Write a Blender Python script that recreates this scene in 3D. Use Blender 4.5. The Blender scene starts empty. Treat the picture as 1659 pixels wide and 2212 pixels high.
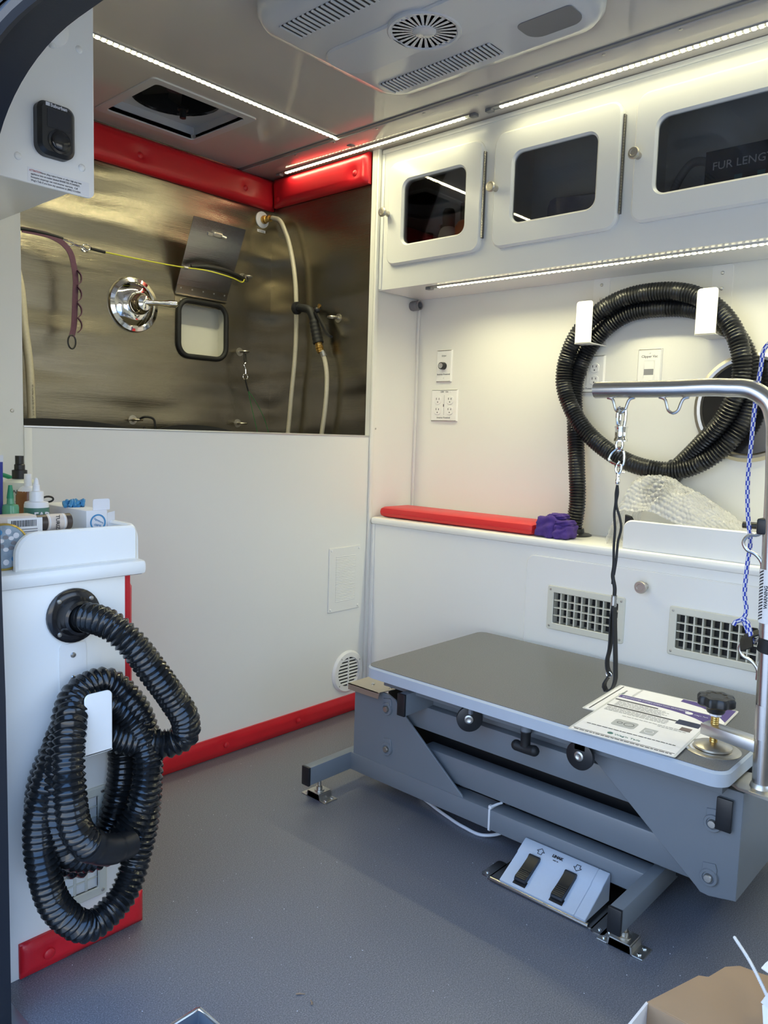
import bpy, bmesh, math, random
from math import sin, cos, pi, radians, sqrt, atan2, exp
from mathutils import Vector, Matrix
from mathutils.geometry import tessellate_polygon
random.seed(7)
SC = bpy.context.scene
COL = SC.collection

# ------------------------------------------------------------------ camera
# metres; +X runs across the van (door side -> far wall), +Y towards the tub, Z up
YAW, PITCH, ROLL, FPX = 0.73395, 0.09961, 0.03122, 1673.0
fw = Vector((cos(YAW)*cos(PITCH), sin(YAW)*cos(PITCH), -sin(PITCH)))
rt = Vector((sin(YAW), -cos(YAW), 0)); up = rt.cross(fw)
r2 = rt*cos(ROLL) + up*sin(ROLL); u2 = up*cos(ROLL) - rt*sin(ROLL)
cd = bpy.data.cameras.new('camera'); cam = bpy.data.objects.new('camera', cd); COL.objects.link(cam)
cam.matrix_world = Matrix(((r2.x, u2.x, -fw.x, 0), (r2.y, u2.y, -fw.y, 0), (r2.z, u2.z, -fw.z, 1.0), (0, 0, 0, 1)))
cd.sensor_fit = 'VERTICAL'; cd.sensor_height = 24; cd.lens = FPX/2212*24; cd.clip_start = .01
SC.camera = cam

# ------------------------------------------------------------------ light and exposure
SC.view_settings.view_transform = 'Standard'; SC.view_settings.look = 'None'
SC.view_settings.gamma = 1; SC.view_settings.use_curve_mapping = False
SC.view_settings.exposure = 0.12
w = bpy.data.worlds.new('world'); SC.world = w; w.use_nodes = True
bg = w.node_tree.nodes['Background']; bg.inputs[1].default_value = 3.95
_tc = w.node_tree.nodes.new('ShaderNodeTexCoord'); _sx = w.node_tree.nodes.new('ShaderNodeSeparateXYZ'); _cr = w.node_tree.nodes.new('ShaderNodeValToRGB')
w.node_tree.links.new(_tc.outputs['Generated'], _sx.inputs[0]); w.node_tree.links.new(_sx.outputs[2], _cr.inputs[0]); w.node_tree.links.new(_cr.outputs[0], bg.inputs[0])
_e = _cr.color_ramp.elements; _e[0].position = 0; _e[0].color = (.88, .87, .82, 1); _e[1].position = .9; _e[1].color = (.19, .43, .95, 1)      # clear sky, pale at the horizon
_x = _e.new(.22); _x.color = (.48, .66, .94, 1)
sd = bpy.data.lights.new('sun', 'SUN'); sd.energy = 6.0; sd.angle = radians(.6); sd.color = (1.0, .93, .80)      # added unseen behind the van, to bounce light off the paving beyond its shadow
so = bpy.data.objects.new('sun', sd); COL.objects.link(so); so.rotation_euler = Vector((-.62, -.30, -.75)).to_track_quat('-Z', 'Y').to_euler()
SC.cycles.use_denoising = True
SC.cycles.max_bounces = 10; SC.cycles.diffuse_bounces = 5; SC.cycles.glossy_bounces = 5
SC.cycles.transparent_max_bounces = 12; SC.cycles.sample_clamp_indirect = 6
LED_COL = (1.0, .94, .58); LED_W = 4.3       # watts per metre of strip

# ------------------------------------------------------------------ materials
M = {}
def mat(name, col, rough=.5, metal=0., spec=.5, var=.04, scale=30., bump=0., bscale=None, stretch=(1, 1, 1), coat=0., trans=0., alpha=1., emit=0., rvar=.0):
    m = bpy.data.materials.new(name); m.use_nodes = True; nt = m.node_tree; p = nt.nodes['Principled BSDF']
    p.inputs['Roughness'].default_value = rough; p.inputs['Metallic'].default_value = metal
    p.inputs['Specular IOR Level'].default_value = spec; p.inputs['Coat Weight'].default_value = coat
    p.inputs['Coat Roughness'].default_value = .06; p.inputs['Transmission Weight'].default_value = trans; p.inputs['Alpha'].default_value = alpha
    tc = nt.nodes.new('ShaderNodeTexCoord'); mp = nt.nodes.new('ShaderNodeMapping'); mp.inputs['Scale'].default_value = stretch
    nt.links.new(tc.outputs['Object'], mp.inputs['Vector'])
    n = nt.nodes.new('ShaderNodeTexNoise'); n.inputs['Scale'].default_value = scale; n.inputs['Detail'].default_value = 4
    nt.links.new(mp.outputs[0], n.inputs['Vector'])
    mx = nt.nodes.new('ShaderNodeMix'); mx.data_type = 'RGBA'
    mx.inputs[6].default_value = tuple(max(0, c*(1-var)) for c in col)+(1,); mx.inputs[7].default_value = tuple(min(1, c*(1+var)) for c in col)+(1,)
    nt.links.new(n.outputs[0], mx.inputs[0]); nt.links.new(mx.outputs[2], p.inputs['Base Color'])
    if bump:
        n2 = nt.nodes.new('ShaderNodeTexNoise'); n2.inputs['Scale'].default_value = bscale or scale*6; n2.inputs['Detail'].default_value = 3
        nt.links.new(mp.outputs[0], n2.inputs['Vector'])
        b = nt.nodes.new('ShaderNodeBump'); b.inputs['Strength'].default_value = bump; b.inputs['Distance'].default_value = .002
        nt.links.new(n2.outputs[0], b.inputs['Height']); nt.links.new(b.outputs[0], p.inputs['Normal'])
    if rvar:
        mr = nt.nodes.new('ShaderNodeMapRange'); mr.inputs[3].default_value = rough-rvar; mr.inputs[4].default_value = rough+rvar
        nt.links.new(n.outputs[0], mr.inputs[0]); nt.links.new(mr.outputs[0], p.inputs['Roughness'])
    if emit:
        p.inputs['Emission Color'].default_value = tuple(col)+(1,); p.inputs['Emission Strength'].default_value = emit
    M[name] = m; return m
mat('panel', (.80, .79, .74), .32, var=.015, scale=4, bump=.04, bscale=60)
mat('cab_white', (.86, .86, .83), .22, var=.01, scale=5, bump=.03, bscale=40)
mat('ceil_gloss', (.53, .50, .48), .10, var=.02, scale=3, bump=.03, bscale=3)
mat('plate_white', (.84, .83, .80), .35, var=.01)
mat('cream', (.68, .67, .58), .45, var=.02)
mat('shroud', (.56, .57, .60), .18, var=.02, scale=8)
mat('shroud_shaded', (.17, .17, .19), .4)  # shroud colour with the shade of a recess put in
mat('black', (.006, .006, .007), .6)
mat('black_plastic', (.011, .012, .014), .38, var=.1)
mat('black_gloss', (.012, .012, .014), .14, var=.1)
mat('black_rubber', (.006, .0065, .0075), .6, var=.1, bump=.1)
mat('hose_black', (.008, .009, .010), .17, var=.15, scale=60)
mat('hose_wall', (.010, .011, .013), .30, var=.15, scale=60)
mat('red_vinyl', (.56, .010, .020), .36, var=.08, scale=14, bump=.12, bscale=420)
mat('red_bright', (.56, .018, .022), .42, var=.05, scale=14, bump=.12, bscale=420)
mat('gray_paint', (.158, .178, .198), .38, var=.04, scale=12, bump=.06, bscale=500)
mat('edge_band', (.42, .47, .53), .35, var=.04)
mat('chrome', (.80, .79, .76), .06, 1., var=.02)
mat('nickel', (.55, .52, .46), .36, 1., var=.06)
mat('alu', (.58, .58, .58), .34, 1., var=.06, stretch=(1, 1, 8), scale=20)
mat('steel_tube', (.56, .55, .54), .27, 1., var=.05, stretch=(1, 1, 1), scale=40)
mat('brass', (.62, .40, .12), .28, 1., var=.1)
mat('tan_plate', (.46, .42, .35), .40, .8, var=.05)
mat('screw', (.50, .49, .46), .42, 1., var=.1)
mat('pvc_clear', (.52, .48, .37), .30, var=.15, scale=150, stretch=(1, 1, 1), bump=.2, bscale=400)
mat('pvc_gray', (.20, .20, .21), .5)
mat('purple_strap', (.105, .045, .080), .8, var=.2, scale=200)
mat('purple_cloth', (.060, .028, .20), .95, var=.25, scale=220, bump=.5, bscale=500)
mat('rope_yellow', (.55, .55, .04), .5)
mat('rope_green', (.02, .20, .05), .5)
mat('pedal', (.46, .52, .60), .4, var=.03, scale=160)
mat('wire_white', (.66, .68, .70), .4)
mat('paper', (.80, .79, .82), .45, var=.03, scale=60)
mat('laminate', (.62, .62, .62), .2, var=.02)
mat('ink', (.03, .03, .035), .6)
mat('ink_gray', (.24, .24, .26), .6)
mat('ink_red', (.45, .04, .05), .6)
mat('ink_white', (.75, .75, .78), .5)
mat('ink_green', (.05, .16, .14), .6)
mat('ink_violet', (.085, .055, .22), .4)
mat('photo_dark', (.02, .025, .06), .3, var=.5, scale=60)
mat('photo_gray', (.42, .43, .44), .4)
mat('photo_brown', (.16, .12, .11), .4, var=.2)
mat('kraft', (.34, .22, .125), .8, var=.10, scale=9, bump=.1, bscale=80)
mat('card_white', (.74, .75, .80), .6)
mat('blue_tube', (.012, .03, .30), .3)
mat('bottle_white', (.82, .82, .84), .3)
mat('bottle_milky', (.62, .65, .58), .3)
mat('amber', (.20, .075, .02), .25, var=.15)
mat('label_orange', (.48, .20, .05), .4)
mat('green_cap', (.012, .24, .12), .35)
mat('green_clear', (.10, .34, .20), .2)
mat('label_green', (.075, .20, .15), .5)
mat('label_blue', (.05, .25, .50), .4)
mat('brown_tube', (.065, .048, .042), .35)
mat('beige_label', (.66, .58, .52), .5)
mat('gold', (.70, .52, .16), .25, 1.)
mat('floral', (.30, .38, .46), .3, var=.6, scale=60)
mat('sticker', (.78, .78, .79), .4)
mat('navy_paint', (.012, .017, .030), .12, coat=.5)
mat('seal', (.008, .011, .018), .45, bump=.05)
mat('aluminium_sill', (.23, .27, .32), .3, .6)
mat('asphalt', (.38, .37, .35), .9, var=.2, scale=60)
mat('orange_bottle', (.80, .20, .05), .3)
mat('white_bottle', (.82, .78, .70), .3)
mat('dark_bottle', (.05, .02, .03), .3)
mat('card_navy', (.012, .020, .045), .5)
mat('swatch', (.05, .20, .28), .6)
mat('bag', (.20, .22, .34), .35, var=.4, scale=30, bump=.4)
mat('leaf_wood', (.30, .20, .12), .8)

def floor_mat():
    m = bpy.data.materials.new('floor_vinyl'); m.use_nodes = True; nt = m.node_tree; p = nt.nodes['Principled BSDF']
    tc = nt.nodes.new('ShaderNodeTexCoord'); n = nt.nodes.new('ShaderNodeTexNoise'); n.inputs['Scale'].default_value = 420; n.inputs['Detail'].default_value = 2
    nt.links.new(tc.outputs['Object'], n.inputs['Vector'])
    cr = nt.nodes.new('ShaderNodeValToRGB'); e = cr.color_ramp.elements
    e[0].position = .36; e[0].color = (.088, .093, .112, 1); e[1].position = .62; e[1].color = (.172, .178, .204, 1)
    x = e.new(.74); x.color = (.26, .265, .28, 1)
    nt.links.new(n.outputs[0], cr.inputs[0]); nt.links.new(cr.outputs[0], p.inputs['Base Color'])
    b = nt.nodes.new('ShaderNodeBump'); b.inputs['Strength'].default_value = .2; b.inputs['Distance'].default_value = .001
    nt.links.new(n.outputs[0], b.inputs['Height']); nt.links.new(b.outputs[0], p.inputs['Normal'])
    p.inputs['Roughness'].default_value = .34; p.inputs['Specular IOR Level'].default_value = .6; M['floor_vinyl'] = m
floor_mat()
def tabletop_mat():
    m = M['floor_vinyl'].copy(); m.name = 'tabletop_laminate'; M['tabletop'] = m
    for nd in m.node_tree.nodes:
        if nd.type == 'VALTORGB':
            nd.color_ramp.elements[0].color = (.090, .093, .103, 1); nd.color_ramp.elements[1].color = (.140, .144, .156, 1); nd.color_ramp.elements[2].color = (.17, .17, .17, 1)
        if nd.type == 'TEX_NOISE': nd.inputs['Scale'].default_value = 520
        if nd.type == 'BUMP': nd.inputs['Strength'].default_value = .15
        if nd.type == 'BSDF_PRINCIPLED': nd.inputs['Roughness'].default_value = .40
tabletop_mat()
def steel_mat():
    m = bpy.data.materials.new('brushed_steel'); m.use_nodes = True; nt = m.node_tree; p = nt.nodes['Principled BSDF']; L = nt.links
    tc = nt.nodes.new('ShaderNodeTexCoord')
    mp = nt.nodes.new('ShaderNodeMapping'); mp.inputs['Scale'].default_value = (6, 6, 420); L.new(tc.outputs['Object'], mp.inputs[0])
    n = nt.nodes.new('ShaderNodeTexNoise'); n.inputs['Scale'].default_value = 1.6; n.inputs['Detail'].default_value = 5; L.new(mp.outputs[0], n.inputs[0])
    mp2 = nt.nodes.new('ShaderNodeMapping'); mp2.inputs['Scale'].default_value = (1.1, 1.1, 4.5); L.new(tc.outputs['Object'], mp2.inputs[0])
    n2 = nt.nodes.new('ShaderNodeTexNoise'); n2.inputs['Scale'].default_value = 1.5; n2.inputs['Detail'].default_value = 1; L.new(mp2.outputs[0], n2.inputs[0])
    mx = nt.nodes.new('ShaderNodeMix'); mx.data_type = 'RGBA'; mx.inputs[6].default_value = (.235, .21, .165, 1); mx.inputs[7].default_value = (.32, .29, .23, 1)
    L.new(n.outputs[0], mx.inputs[0]); L.new(mx.outputs[2], p.inputs['Base Color'])
    b2 = nt.nodes.new('ShaderNodeBump'); b2.inputs['Strength'].default_value = .7; b2.inputs['Distance'].default_value = .05; L.new(n2.outputs[0], b2.inputs['Height'])
    b = nt.nodes.new('ShaderNodeBump'); b.inputs['Strength'].default_value = .35; b.inputs['Distance'].default_value = .0010; L.new(n.outputs[0], b.inputs['Height']); L.new(b2.outputs[0], b.inputs['Normal'])
    L.new(b.outputs[0], p.inputs['Normal'])
    p.inputs['Metallic'].default_value = 1; p.inputs['Roughness'].default_value = .27; M['steel'] = m
    m2 = m.copy(); m2.name = 'brushed_sheet'; M['steel_dark'] = m2
    for nd in m2.node_tree.nodes:
        if nd.type == 'MIX': nd.inputs[6].default_value = (.30, .29, .28, 1); nd.inputs[7].default_value = (.36, .35, .34, 1)
steel_mat()
def glass_mat(name, tint, gl=.10):
    m = bpy.data.materials.new(name); m.use_nodes = True; nt = m.node_tree; nt.nodes.clear(); L = nt.links
    o = nt.nodes.new('ShaderNodeOutputMaterial'); t = nt.nodes.new('ShaderNodeBsdfTransparent'); t.inputs[0].default_value = tint+(1,)
    g = nt.nodes.new('ShaderNodeBsdfGlossy'); g.inputs['Roughness'].default_value = .02
    fr = nt.nodes.new('ShaderNodeFresnel'); fr.inputs[0].default_value = 1.5
    mx = nt.nodes.new('ShaderNodeMixShader'); L.new(fr.outputs[0], mx.inputs[0]); L.new(t.outputs[0], mx.inputs[1]); L.new(g.outputs[0], mx.inputs[2]); L.new(mx.outputs[0], o.inputs[0]); M[name] = m
glass_mat('tint_glass', (.74, .74, .74))
def bubble_mat():
    m = bpy.data.materials.new('bubble_film'); m.use_nodes = True; nt = m.node_tree; p = nt.nodes['Principled BSDF']; L = nt.links
    o = nt.nodes['Material Output']; t = nt.nodes.new('ShaderNodeBsdfTransparent'); mx = nt.nodes.new('ShaderNodeMixShader'); mx.inputs[0].default_value = .48
    p.inputs['Base Color'].default_value = (.74, .74, .73, 1); p.inputs['Roughness'].default_value = .07; p.inputs['Coat Weight'].default_value = 1; p.inputs['Coat Roughness'].default_value = .03
    n = nt.nodes.new('ShaderNodeTexNoise'); n.inputs['Scale'].default_value = 55; b = nt.nodes.new('ShaderNodeBump'); b.inputs['Strength'].default_value = .9; b.inputs['Distance'].default_value = .004
    L.new(n.outputs[0], b.inputs['Height']); L.new(b.outputs[0], p.inputs['Normal'])
    L.new(t.outputs[0], mx.inputs[1]); L.new(p.outputs[0], mx.inputs[2]); L.new(mx.outputs[0], o.inputs[0]); M['bubble'] = m
bubble_mat()
def rope_mat():
    m = mat('rope_blue', (.6, .62, .7), .8); nt = m.node_tree; p = nt.nodes['Principled BSDF']; L = nt.links
    uv = nt.nodes.new('ShaderNodeTexCoord'); ck = nt.nodes.new('ShaderNodeTexChecker'); ck.inputs['Scale'].default_value = 1
    ck.inputs[1].default_value = (.66, .68, .76, 1); ck.inputs[2].default_value = (.02, .05, .42, 1)
    L.new(uv.outputs['UV'], ck.inputs[0]); L.new(ck.outputs[0], p.inputs['Base Color'])
rope_mat()
def emis(name, col, s):
    m = bpy.data.materials.new(name); m.use_nodes = True; nt = m.node_tree; nt.nodes.clear()
    o = nt.nodes.new('ShaderNodeOutputMaterial'); e = nt.nodes.new('ShaderNodeEmission'); e.inputs[0].default_value = col+(1,); e.inputs[1].default_value = s
    nt.links.new(e.outputs[0], o.inputs[0]); M[name] = m
emis('diode', LED_COL, 9.)

# ------------------------------------------------------------------ mesh helpers
FX = (Vector((0, -1, 0)), Vector((0, 0, 1)))     # faces -X : u = -Y, v = Z
FY = (Vector((1, 0, 0)), Vector((0, 0, 1)))      # faces -Y : u = X,  v = Z
FZ = (Vector((0, -1, 0)), Vector((1, 0, 0)))     # faces +Z : u = -Y, v = X
FD = (Vector((1, 0, 0)), Vector((0, -1, 0)))     # faces -Z : u = X,  v = -Y
class Fr:
    def __init__(s, o, uv): s.o = Vector(o); s.u = uv[0].normalized(); s.v = uv[1].normalized(); s.n = s.u.cross(s.v)
    def p(s, a, b, d=0): return s.o + s.u*a + s.v*b + s.n*d
def fx(x, y=0, z=0): return Fr((x, y, z), FX)
def fy(y, x=0, z=0): return Fr((x, y, z), FY)
def fz(z, x=0, y=0): return Fr((x, y, z), FZ)
def fd(z, x=0, y=0): return Fr((x, y, z), FD)
def rr(u0, u1, v0, v1, r=.0, n=6):
    if u0 > u1: u0, u1 = u1, u0
    if v0 > v1: v0, v1 = v1, v0
    if isinstance(r, (int, float)): r = (r,)*4
    out = []
    for (cx, cy, a0), q in zip(((u0, v0, pi), (u1, v0, 1.5*pi), (u1, v1, 0), (u0, v1, .5*pi)), r):
        if q <= 1e-6: out.append((cx, cy)); continue
        ox = cx+q if cx == u0 else cx-q; oy = cy+q if cy == v0 else cy-q
        for i in range(n+1):
            a = a0 + .5*pi*i/n; out.append((ox+q*cos(a), oy+q*sin(a)))
    return out
def circ(cu, cv, r, n=24, r2=None): return [(cu+r*cos(2*pi*i/n), cv+(r2 or r)*sin(2*pi*i/n)) for i in range(n)]
def area(l): return sum(l[i][0]*l[(i+1) % len(l)][1]-l[(i+1) % len(l)][0]*l[i][1] for i in range(len(l)))/2
def offs(l, d):
    n = len(l); out = []; s = 1 if area(l) > 0 else -1
    for i in range(n):
        a, b, c = Vector(l[i-1]), Vector(l[i]), Vector(l[(i+1) % n])
        e1 = (b-a); e2 = (c-b)
        if e1.length < 1e-9: e1 = e2
        if e2.length < 1e-9: e2 = e1
        n1 = Vector((-e1.y, e1.x)).normalized()*s; n2 = Vector((-e2.y, e2.x)).normalized()*s
        k = n1+n2
        k = k/max(.3, k.length_squared)*2 if k.length > 1e-6 else n1
        q = b+k*d; out.append((q.x, q.y))
    return out
def prism(bm, loops, F, d0, d1, ch=0., mi=0):
    """a plate with holes: loops[0] is the outline, the rest are holes; from depth d0 to d1 along the frame's normal"""
    if isinstance(loops[0][0], (int, float)): loops = [loops]
    L = []
    for k, l in enumerate(loops):
        a = area(l); L.append(list(l) if (a > 0) == (k == 0) else list(reversed(l)))
    def ring(d, ins): return [[bm.verts.new(F.p(x, y, d)) for x, y in (offs(l, ins if k == 0 else -ins) if ins else l)] for k, l in enumerate(L)]
    R = [ring(d0, 0)]
    if ch: R += [ring(d1-ch if d1 > d0 else d1+ch, 0), ring(d1, ch)]
    else: R += [ring(d1, 0)]
    flip = d1 < d0
    def face(vs, fl=False):
        try: f = bm.faces.new(list(reversed(vs)) if fl != flip else vs); f.material_index = mi
        except ValueError: pass
    for a, b in zip(R[:-1], R[1:]):
        for la, lb in zip(a, b):
            n = len(la)
            for i in range(n): face([la[i], la[(i+1) % n], lb[(i+1) % n], lb[i]])
    for rg, fl in ((R[-1], False), (R[0], True)):
        flat = [v for l in rg for v in l]
        if len(L) == 1 and len(L[0]) == 4 or False: face(flat, fl); continue
        tris = tessellate_polygon([[Vector((x, y, 0)) for x, y in l] for l in L])
        for t in tris:
            a, b, c = t
            pts = [p for l in L for p in l]
            s = (pts[b][0]-pts[a][0])*(pts[c][1]-pts[a][1])-(pts[b][1]-pts[a][1])*(pts[c][0]-pts[a][0])
            if abs(s) < 1e-14: continue
            t = (a, b, c) if s > 0 else (a, c, b)
            face([flat[i] for i in t], fl)
    return bm
def box(bm, x0, x1, y0, y1, z0, z1, ch=0., mi=0):
    if x0 > x1: x0, x1 = x1, x0
    if y0 > y1: y0, y1 = y1, y0
    if z0 > z1: z0, z1 = z1, z0
    t = bmesh.new(); bmesh.ops.create_cube(t, size=1)
    for v in t.verts: v.co = Vector(((x0+x1)/2+v.co.x*(x1-x0), (y0+y1)/2+v.co.y*(y1-y0), (z0+z1)/2+v.co.z*(z1-z0)))
    if ch: bmesh.ops.bevel(t, geom=list(t.edges), offset=ch, segments=2, affect='EDGES', profile=.5)
    merge(bm, t, mi=mi)
def merge(bm, t, mat4=None, mi=0):
    mp = {}
    for v in t.verts: mp[v] = bm.verts.new(mat4 @ v.co if mat4 else v.co)
    for f in t.faces:
        try: g = bm.faces.new([mp[v] for v in f.verts]); g.material_index = mi
        except ValueError: pass
    t.free()
def spline(pts, step=.01, closed=False):
    P = [Vector(p) for p in pts]; n = len(P); out = []
    rng = range(n) if closed else range(n-1)
    for i in rng:
        p1, p2 = P[i], P[(i+1) % n]
        p0 = P[i-1] if (i > 0 or closed) else p1*2-p2
        p3 = P[(i+2) % n] if (i+2 < n or closed) else p2*2-p1
        k = max(1, int((p2-p1).length/step))
        # centripetal-like tangents
        d01 = max((p1-p0).length, 1e-6); d12 = max((p2-p1).length, 1e-6); d23 = max((p3-p2).length, 1e-6)
        m1 = ((p1-p0)/d01*d12 + (p2-p1)/d12*d01)/(d01+d12); m2 = ((p2-p1)/d12*d23 + (p3-p2)/d23*d12)/(d12+d23)
        m1 *= d12; m2 *= d12
        for j in range(k):
            t = j/k; t2 = t*t; t3 = t2*t
            out.append(p1*(2*t3-3*t2+1)+m1*(t3-2*t2+t)+p2*(-2*t3+3*t2)+m2*(t3-t2))
    if not closed: out.append(P[-1])
    return out
def tube(bm, pts, r, seg=10, closed=False, step=.004, smooth=True, caps=True, prof=None, flat=None, mi=0, uvscale=None):
    """sweep a circle along pts; r a number or f(arc length); prof: list of 2-D points instead of the circle"""
    P = spline(pts, step, closed) if smooth else [Vector(p) for p in pts]
    n = len(P); T = []
    for i in range(n):
        a = P[i-1] if (i > 0 or closed) else P[i]; b = P[(i+1) % n] if (i < n-1 or closed) else P[i]
        t = b-a; T.append(t.normalized() if t.length > 1e-9 else (T[-1] if T else Vector((0, 0, 1))))
    ref = Vector((0, 0, 1)) if abs(T[0].z) < .9 else Vector((1, 0, 0))
    N = (ref - T[0]*ref.dot(T[0])).normalized(); rings = []; s = 0; S = []
    for i in range(n):
        if i: s += (P[i]-P[i-1]).length; N = (N - T[i]*N.dot(T[i])).normalized()
        B = T[i].cross(N); rad = r(s) if callable(r) else r; S.append(s)
        if prof: rings.append([bm.verts.new(P[i]+N*a+B*b) for a, b in prof])
        else: rings.append([bm.verts.new(P[i]+(N*cos(2*pi*k/seg)+B*sin(2*pi*k/seg))*rad) for k in range(seg)])
    m = len(rings[0]); uvl = bm.loops.layers.uv.verify() if uvscale else None
    for i in range(n if closed else n-1):
        a, b = rings[i], rings[(i+1) % n]
        for k in range(m):
            f = bm.faces.new([a[k], a[(k+1) % m], b[(k+1) % m], b[k]]); f.material_index = mi
            if uvl:
                for lp, (uu, vv) in zip(f.loops, ((k, S[i]), (k+1, S[i]), (k+1, S[(i+1) % n]), (k, S[(i+1) % n]))): lp[uvl].uv = (uu*uvscale[0]+.001, vv*uvscale[1]+.001)
    if caps and not closed:
        bm.faces.new(list(reversed(rings[0]))).material_index = mi; bm.faces.new(rings[-1]).material_index = mi
    return P
def lathe(bm, prof, o, axis, seg=24, ref=None, mi=0, sx=1., sy=1., caps=True):
    """profile [(radius, height)] turned about axis through o"""
    a = Vector(axis).normalized(); h = Vector(ref) if ref else (Vector((0, 0, 1)) if abs(a.z) < .9 else Vector((0, 1, 0)))
    N = (h-a*h.dot(a)).normalized(); B = a.cross(N); o = Vector(o); rings = []
    for r, z in prof:
        if r < 1e-6: rings.append([bm.verts.new(o+a*z)])
        else: rings.append([bm.verts.new(o+a*z+(N*cos(2*pi*k/seg)*sx+B*sin(2*pi*k/seg)*sy)*r) for k in range(seg)])
    for p, q in zip(rings[:-1], rings[1:]):
        for k in range(seg):
            k2 = (k+1) % seg
            if len(p) == 1 and len(q) == 1: continue
            vs = [p[0], q[k2], q[k]] if len(p) == 1 else ([p[k], p[k2], q[0]] if len(q) == 1 else [p[k], p[k2], q[k2], q[k]])
            bm.faces.new(vs).material_index = mi
    if caps and len(rings[0]) > 1: bm.faces.new(list(reversed(rings[0]))).material_index = mi
    if caps and len(rings[-1]) > 1: bm.faces.new(rings[-1]).material_index = mi
def ball(bm, o, r, seg=12, sz=(1, 1, 1), mi=0):
    t = bmesh.new(); bmesh.ops.create_uvsphere(t, u_segments=seg, v_segments=max(6, seg//2), radius=r)
    merge(bm, t, Matrix.Translation(Vector(o)) @ Matrix.Diagonal((*sz, 1)), mi)
def rot(bm, F_from_o, axis, ang):
    R = Matrix.Translation(Vector(F_from_o)) @ Matrix.Rotation(ang, 4, Vector(axis)) @ Matrix.Translation(-Vector(F_from_o))
    bmesh.ops.transform(bm, matrix=R, verts=list(bm.verts))
def NB(): return bmesh.new()

# ------------------------------------------------------------------ object helpers
def base_of(o):
    b = Vector((0, 0, 0))
    while o is not None: b += o.location; o = o.parent
    return b
def obj(name, bm, m, parent=None, sharp=38, label=None, loc=None):
    """link bm (world coordinates) as one mesh object; with a parent the mesh moves into the parent's space"""
    me = bpy.data.meshes.new(name)
    b = base_of(parent) if parent is not None else (Vector(loc) if loc else Vector((0, 0, 0)))
    if b.length: bmesh.ops.translate(bm, vec=-b, verts=list(bm.verts))
    bmesh.ops.recalc_face_normals(bm, faces=list(bm.faces))
    bm.to_mesh(me); bm.free()
    me.polygons.foreach_set('use_smooth', [True]*len(me.polygons)); me.set_sharp_from_angle(angle=radians(sharp))
    for k in (m if isinstance(m, (list, tuple)) else [m]): me.materials.append(M[k])
    o = bpy.data.objects.new(name, me); COL.objects.link(o)
    if parent is not None: o.parent = parent
    elif loc: o.location = loc
    if label: o['label'] = label
    return o
def tag(o, label, cat, group=None):
    o['label'] = label; o['category'] = cat
    if group: o['group'] = group
    return o
def thing(name, label, cat, loc, group=None):
    o = bpy.data.objects.new(name, None); COL.objects.link(o); o.location = loc; o.empty_display_size = .05
    bpy.context.view_layer.update()
    return tag(o, label, cat, group)
def arch(y0, y1, z0, z1, rx=.27, ry=.15, n=14):
    """door opening outline in (-Y, Z) with wide rounded upper corners"""
    k = .011; l = [(-y1-k, .88), (-y1-k*.6, .72), (-y1, .56), (-y1, z0), (-y0, z0)]
    l += [(-y0-rx*.8+rx*.8*cos(a), z1-ry+ry*sin(a)) for a in [.5*pi*i/n for i in range(n+1)]]
    l += [(-y1-k+rx-rx*sin(a), z1-ry+ry*cos(a)) for a in [.5*pi*i/n for i in range(n+1)]]
    return l
def struct(name, bm, m, parent=None, sharp=38):
    o = obj(name, bm, m, parent, sharp)
    if parent is None: o['kind'] = 'structure'
    return o
def again(o, d, parent):
    c = o.copy(); COL.objects.link(c); c.parent = parent; c.location = o.location+Vector(d)
    if parent != o.parent: pass
    return c
def copy_thing(root, d, label, group=None):
    r = root.copy(); COL.objects.link(r); r.location = root.location+Vector(d); r['label'] = label
    if group: r['group'] = group
    for ch in list(root.children):
        c = ch.copy(); COL.objects.link(c); c.parent = r
        for g in list(ch.children):
            e = g.copy(); COL.objects.link(e); e.parent = c
    return r
def text(s, F, u, v, size, m, parent, d=.0006, ang=0., align='LEFT', name='lettering', th=.0003, sx=1., bold=0.):
    cu = bpy.data.curves.new('t', 'FONT'); cu.body = s; cu.size = size; cu.align_x = align; cu.extrude = th/2; cu.resolution_u = 2; cu.offset = bold
    t = bpy.data.objects.new('t', cu); COL.objects.link(t)
    me = bpy.data.meshes.new_from_object(t.evaluated_get(bpy.context.evaluated_depsgraph_get()))
    bpy.data.objects.remove(t); bpy.data.curves.remove(cu)
    b = base_of(parent); ca, sa = cos(ang), sin(ang)
    for vx in me.vertices:
        x, y = vx.co.x*sx, vx.co.y
        vx.co = F.p(u+x*ca-y*sa, v+x*sa+y*ca, d+vx.co.z)-b
    me.materials.clear(); me.materials.append(M[m])
    o = bpy.data.objects.new(name, me); COL.objects.link(o); o.parent = parent
    return o
def quad(F, u0, u1, v0, v1, m, parent, name='print', d=.0005, loops=None):
    b = NB(); prism(b, loops or rr(u0, u1, v0, v1), F, d-.0003, d); return obj(name, b, m, parent)
def screw(F, u, v, r, parent, m='screw', d=0., name='screw'):
    b = NB(); lathe(b, [(r, 0), (r, r*.25), (r*.75, r*.55), (r*.3, r*.62), (0, r*.62)], F.p(u, v, d), F.n, 10); return obj(name, b, m, parent)

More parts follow.
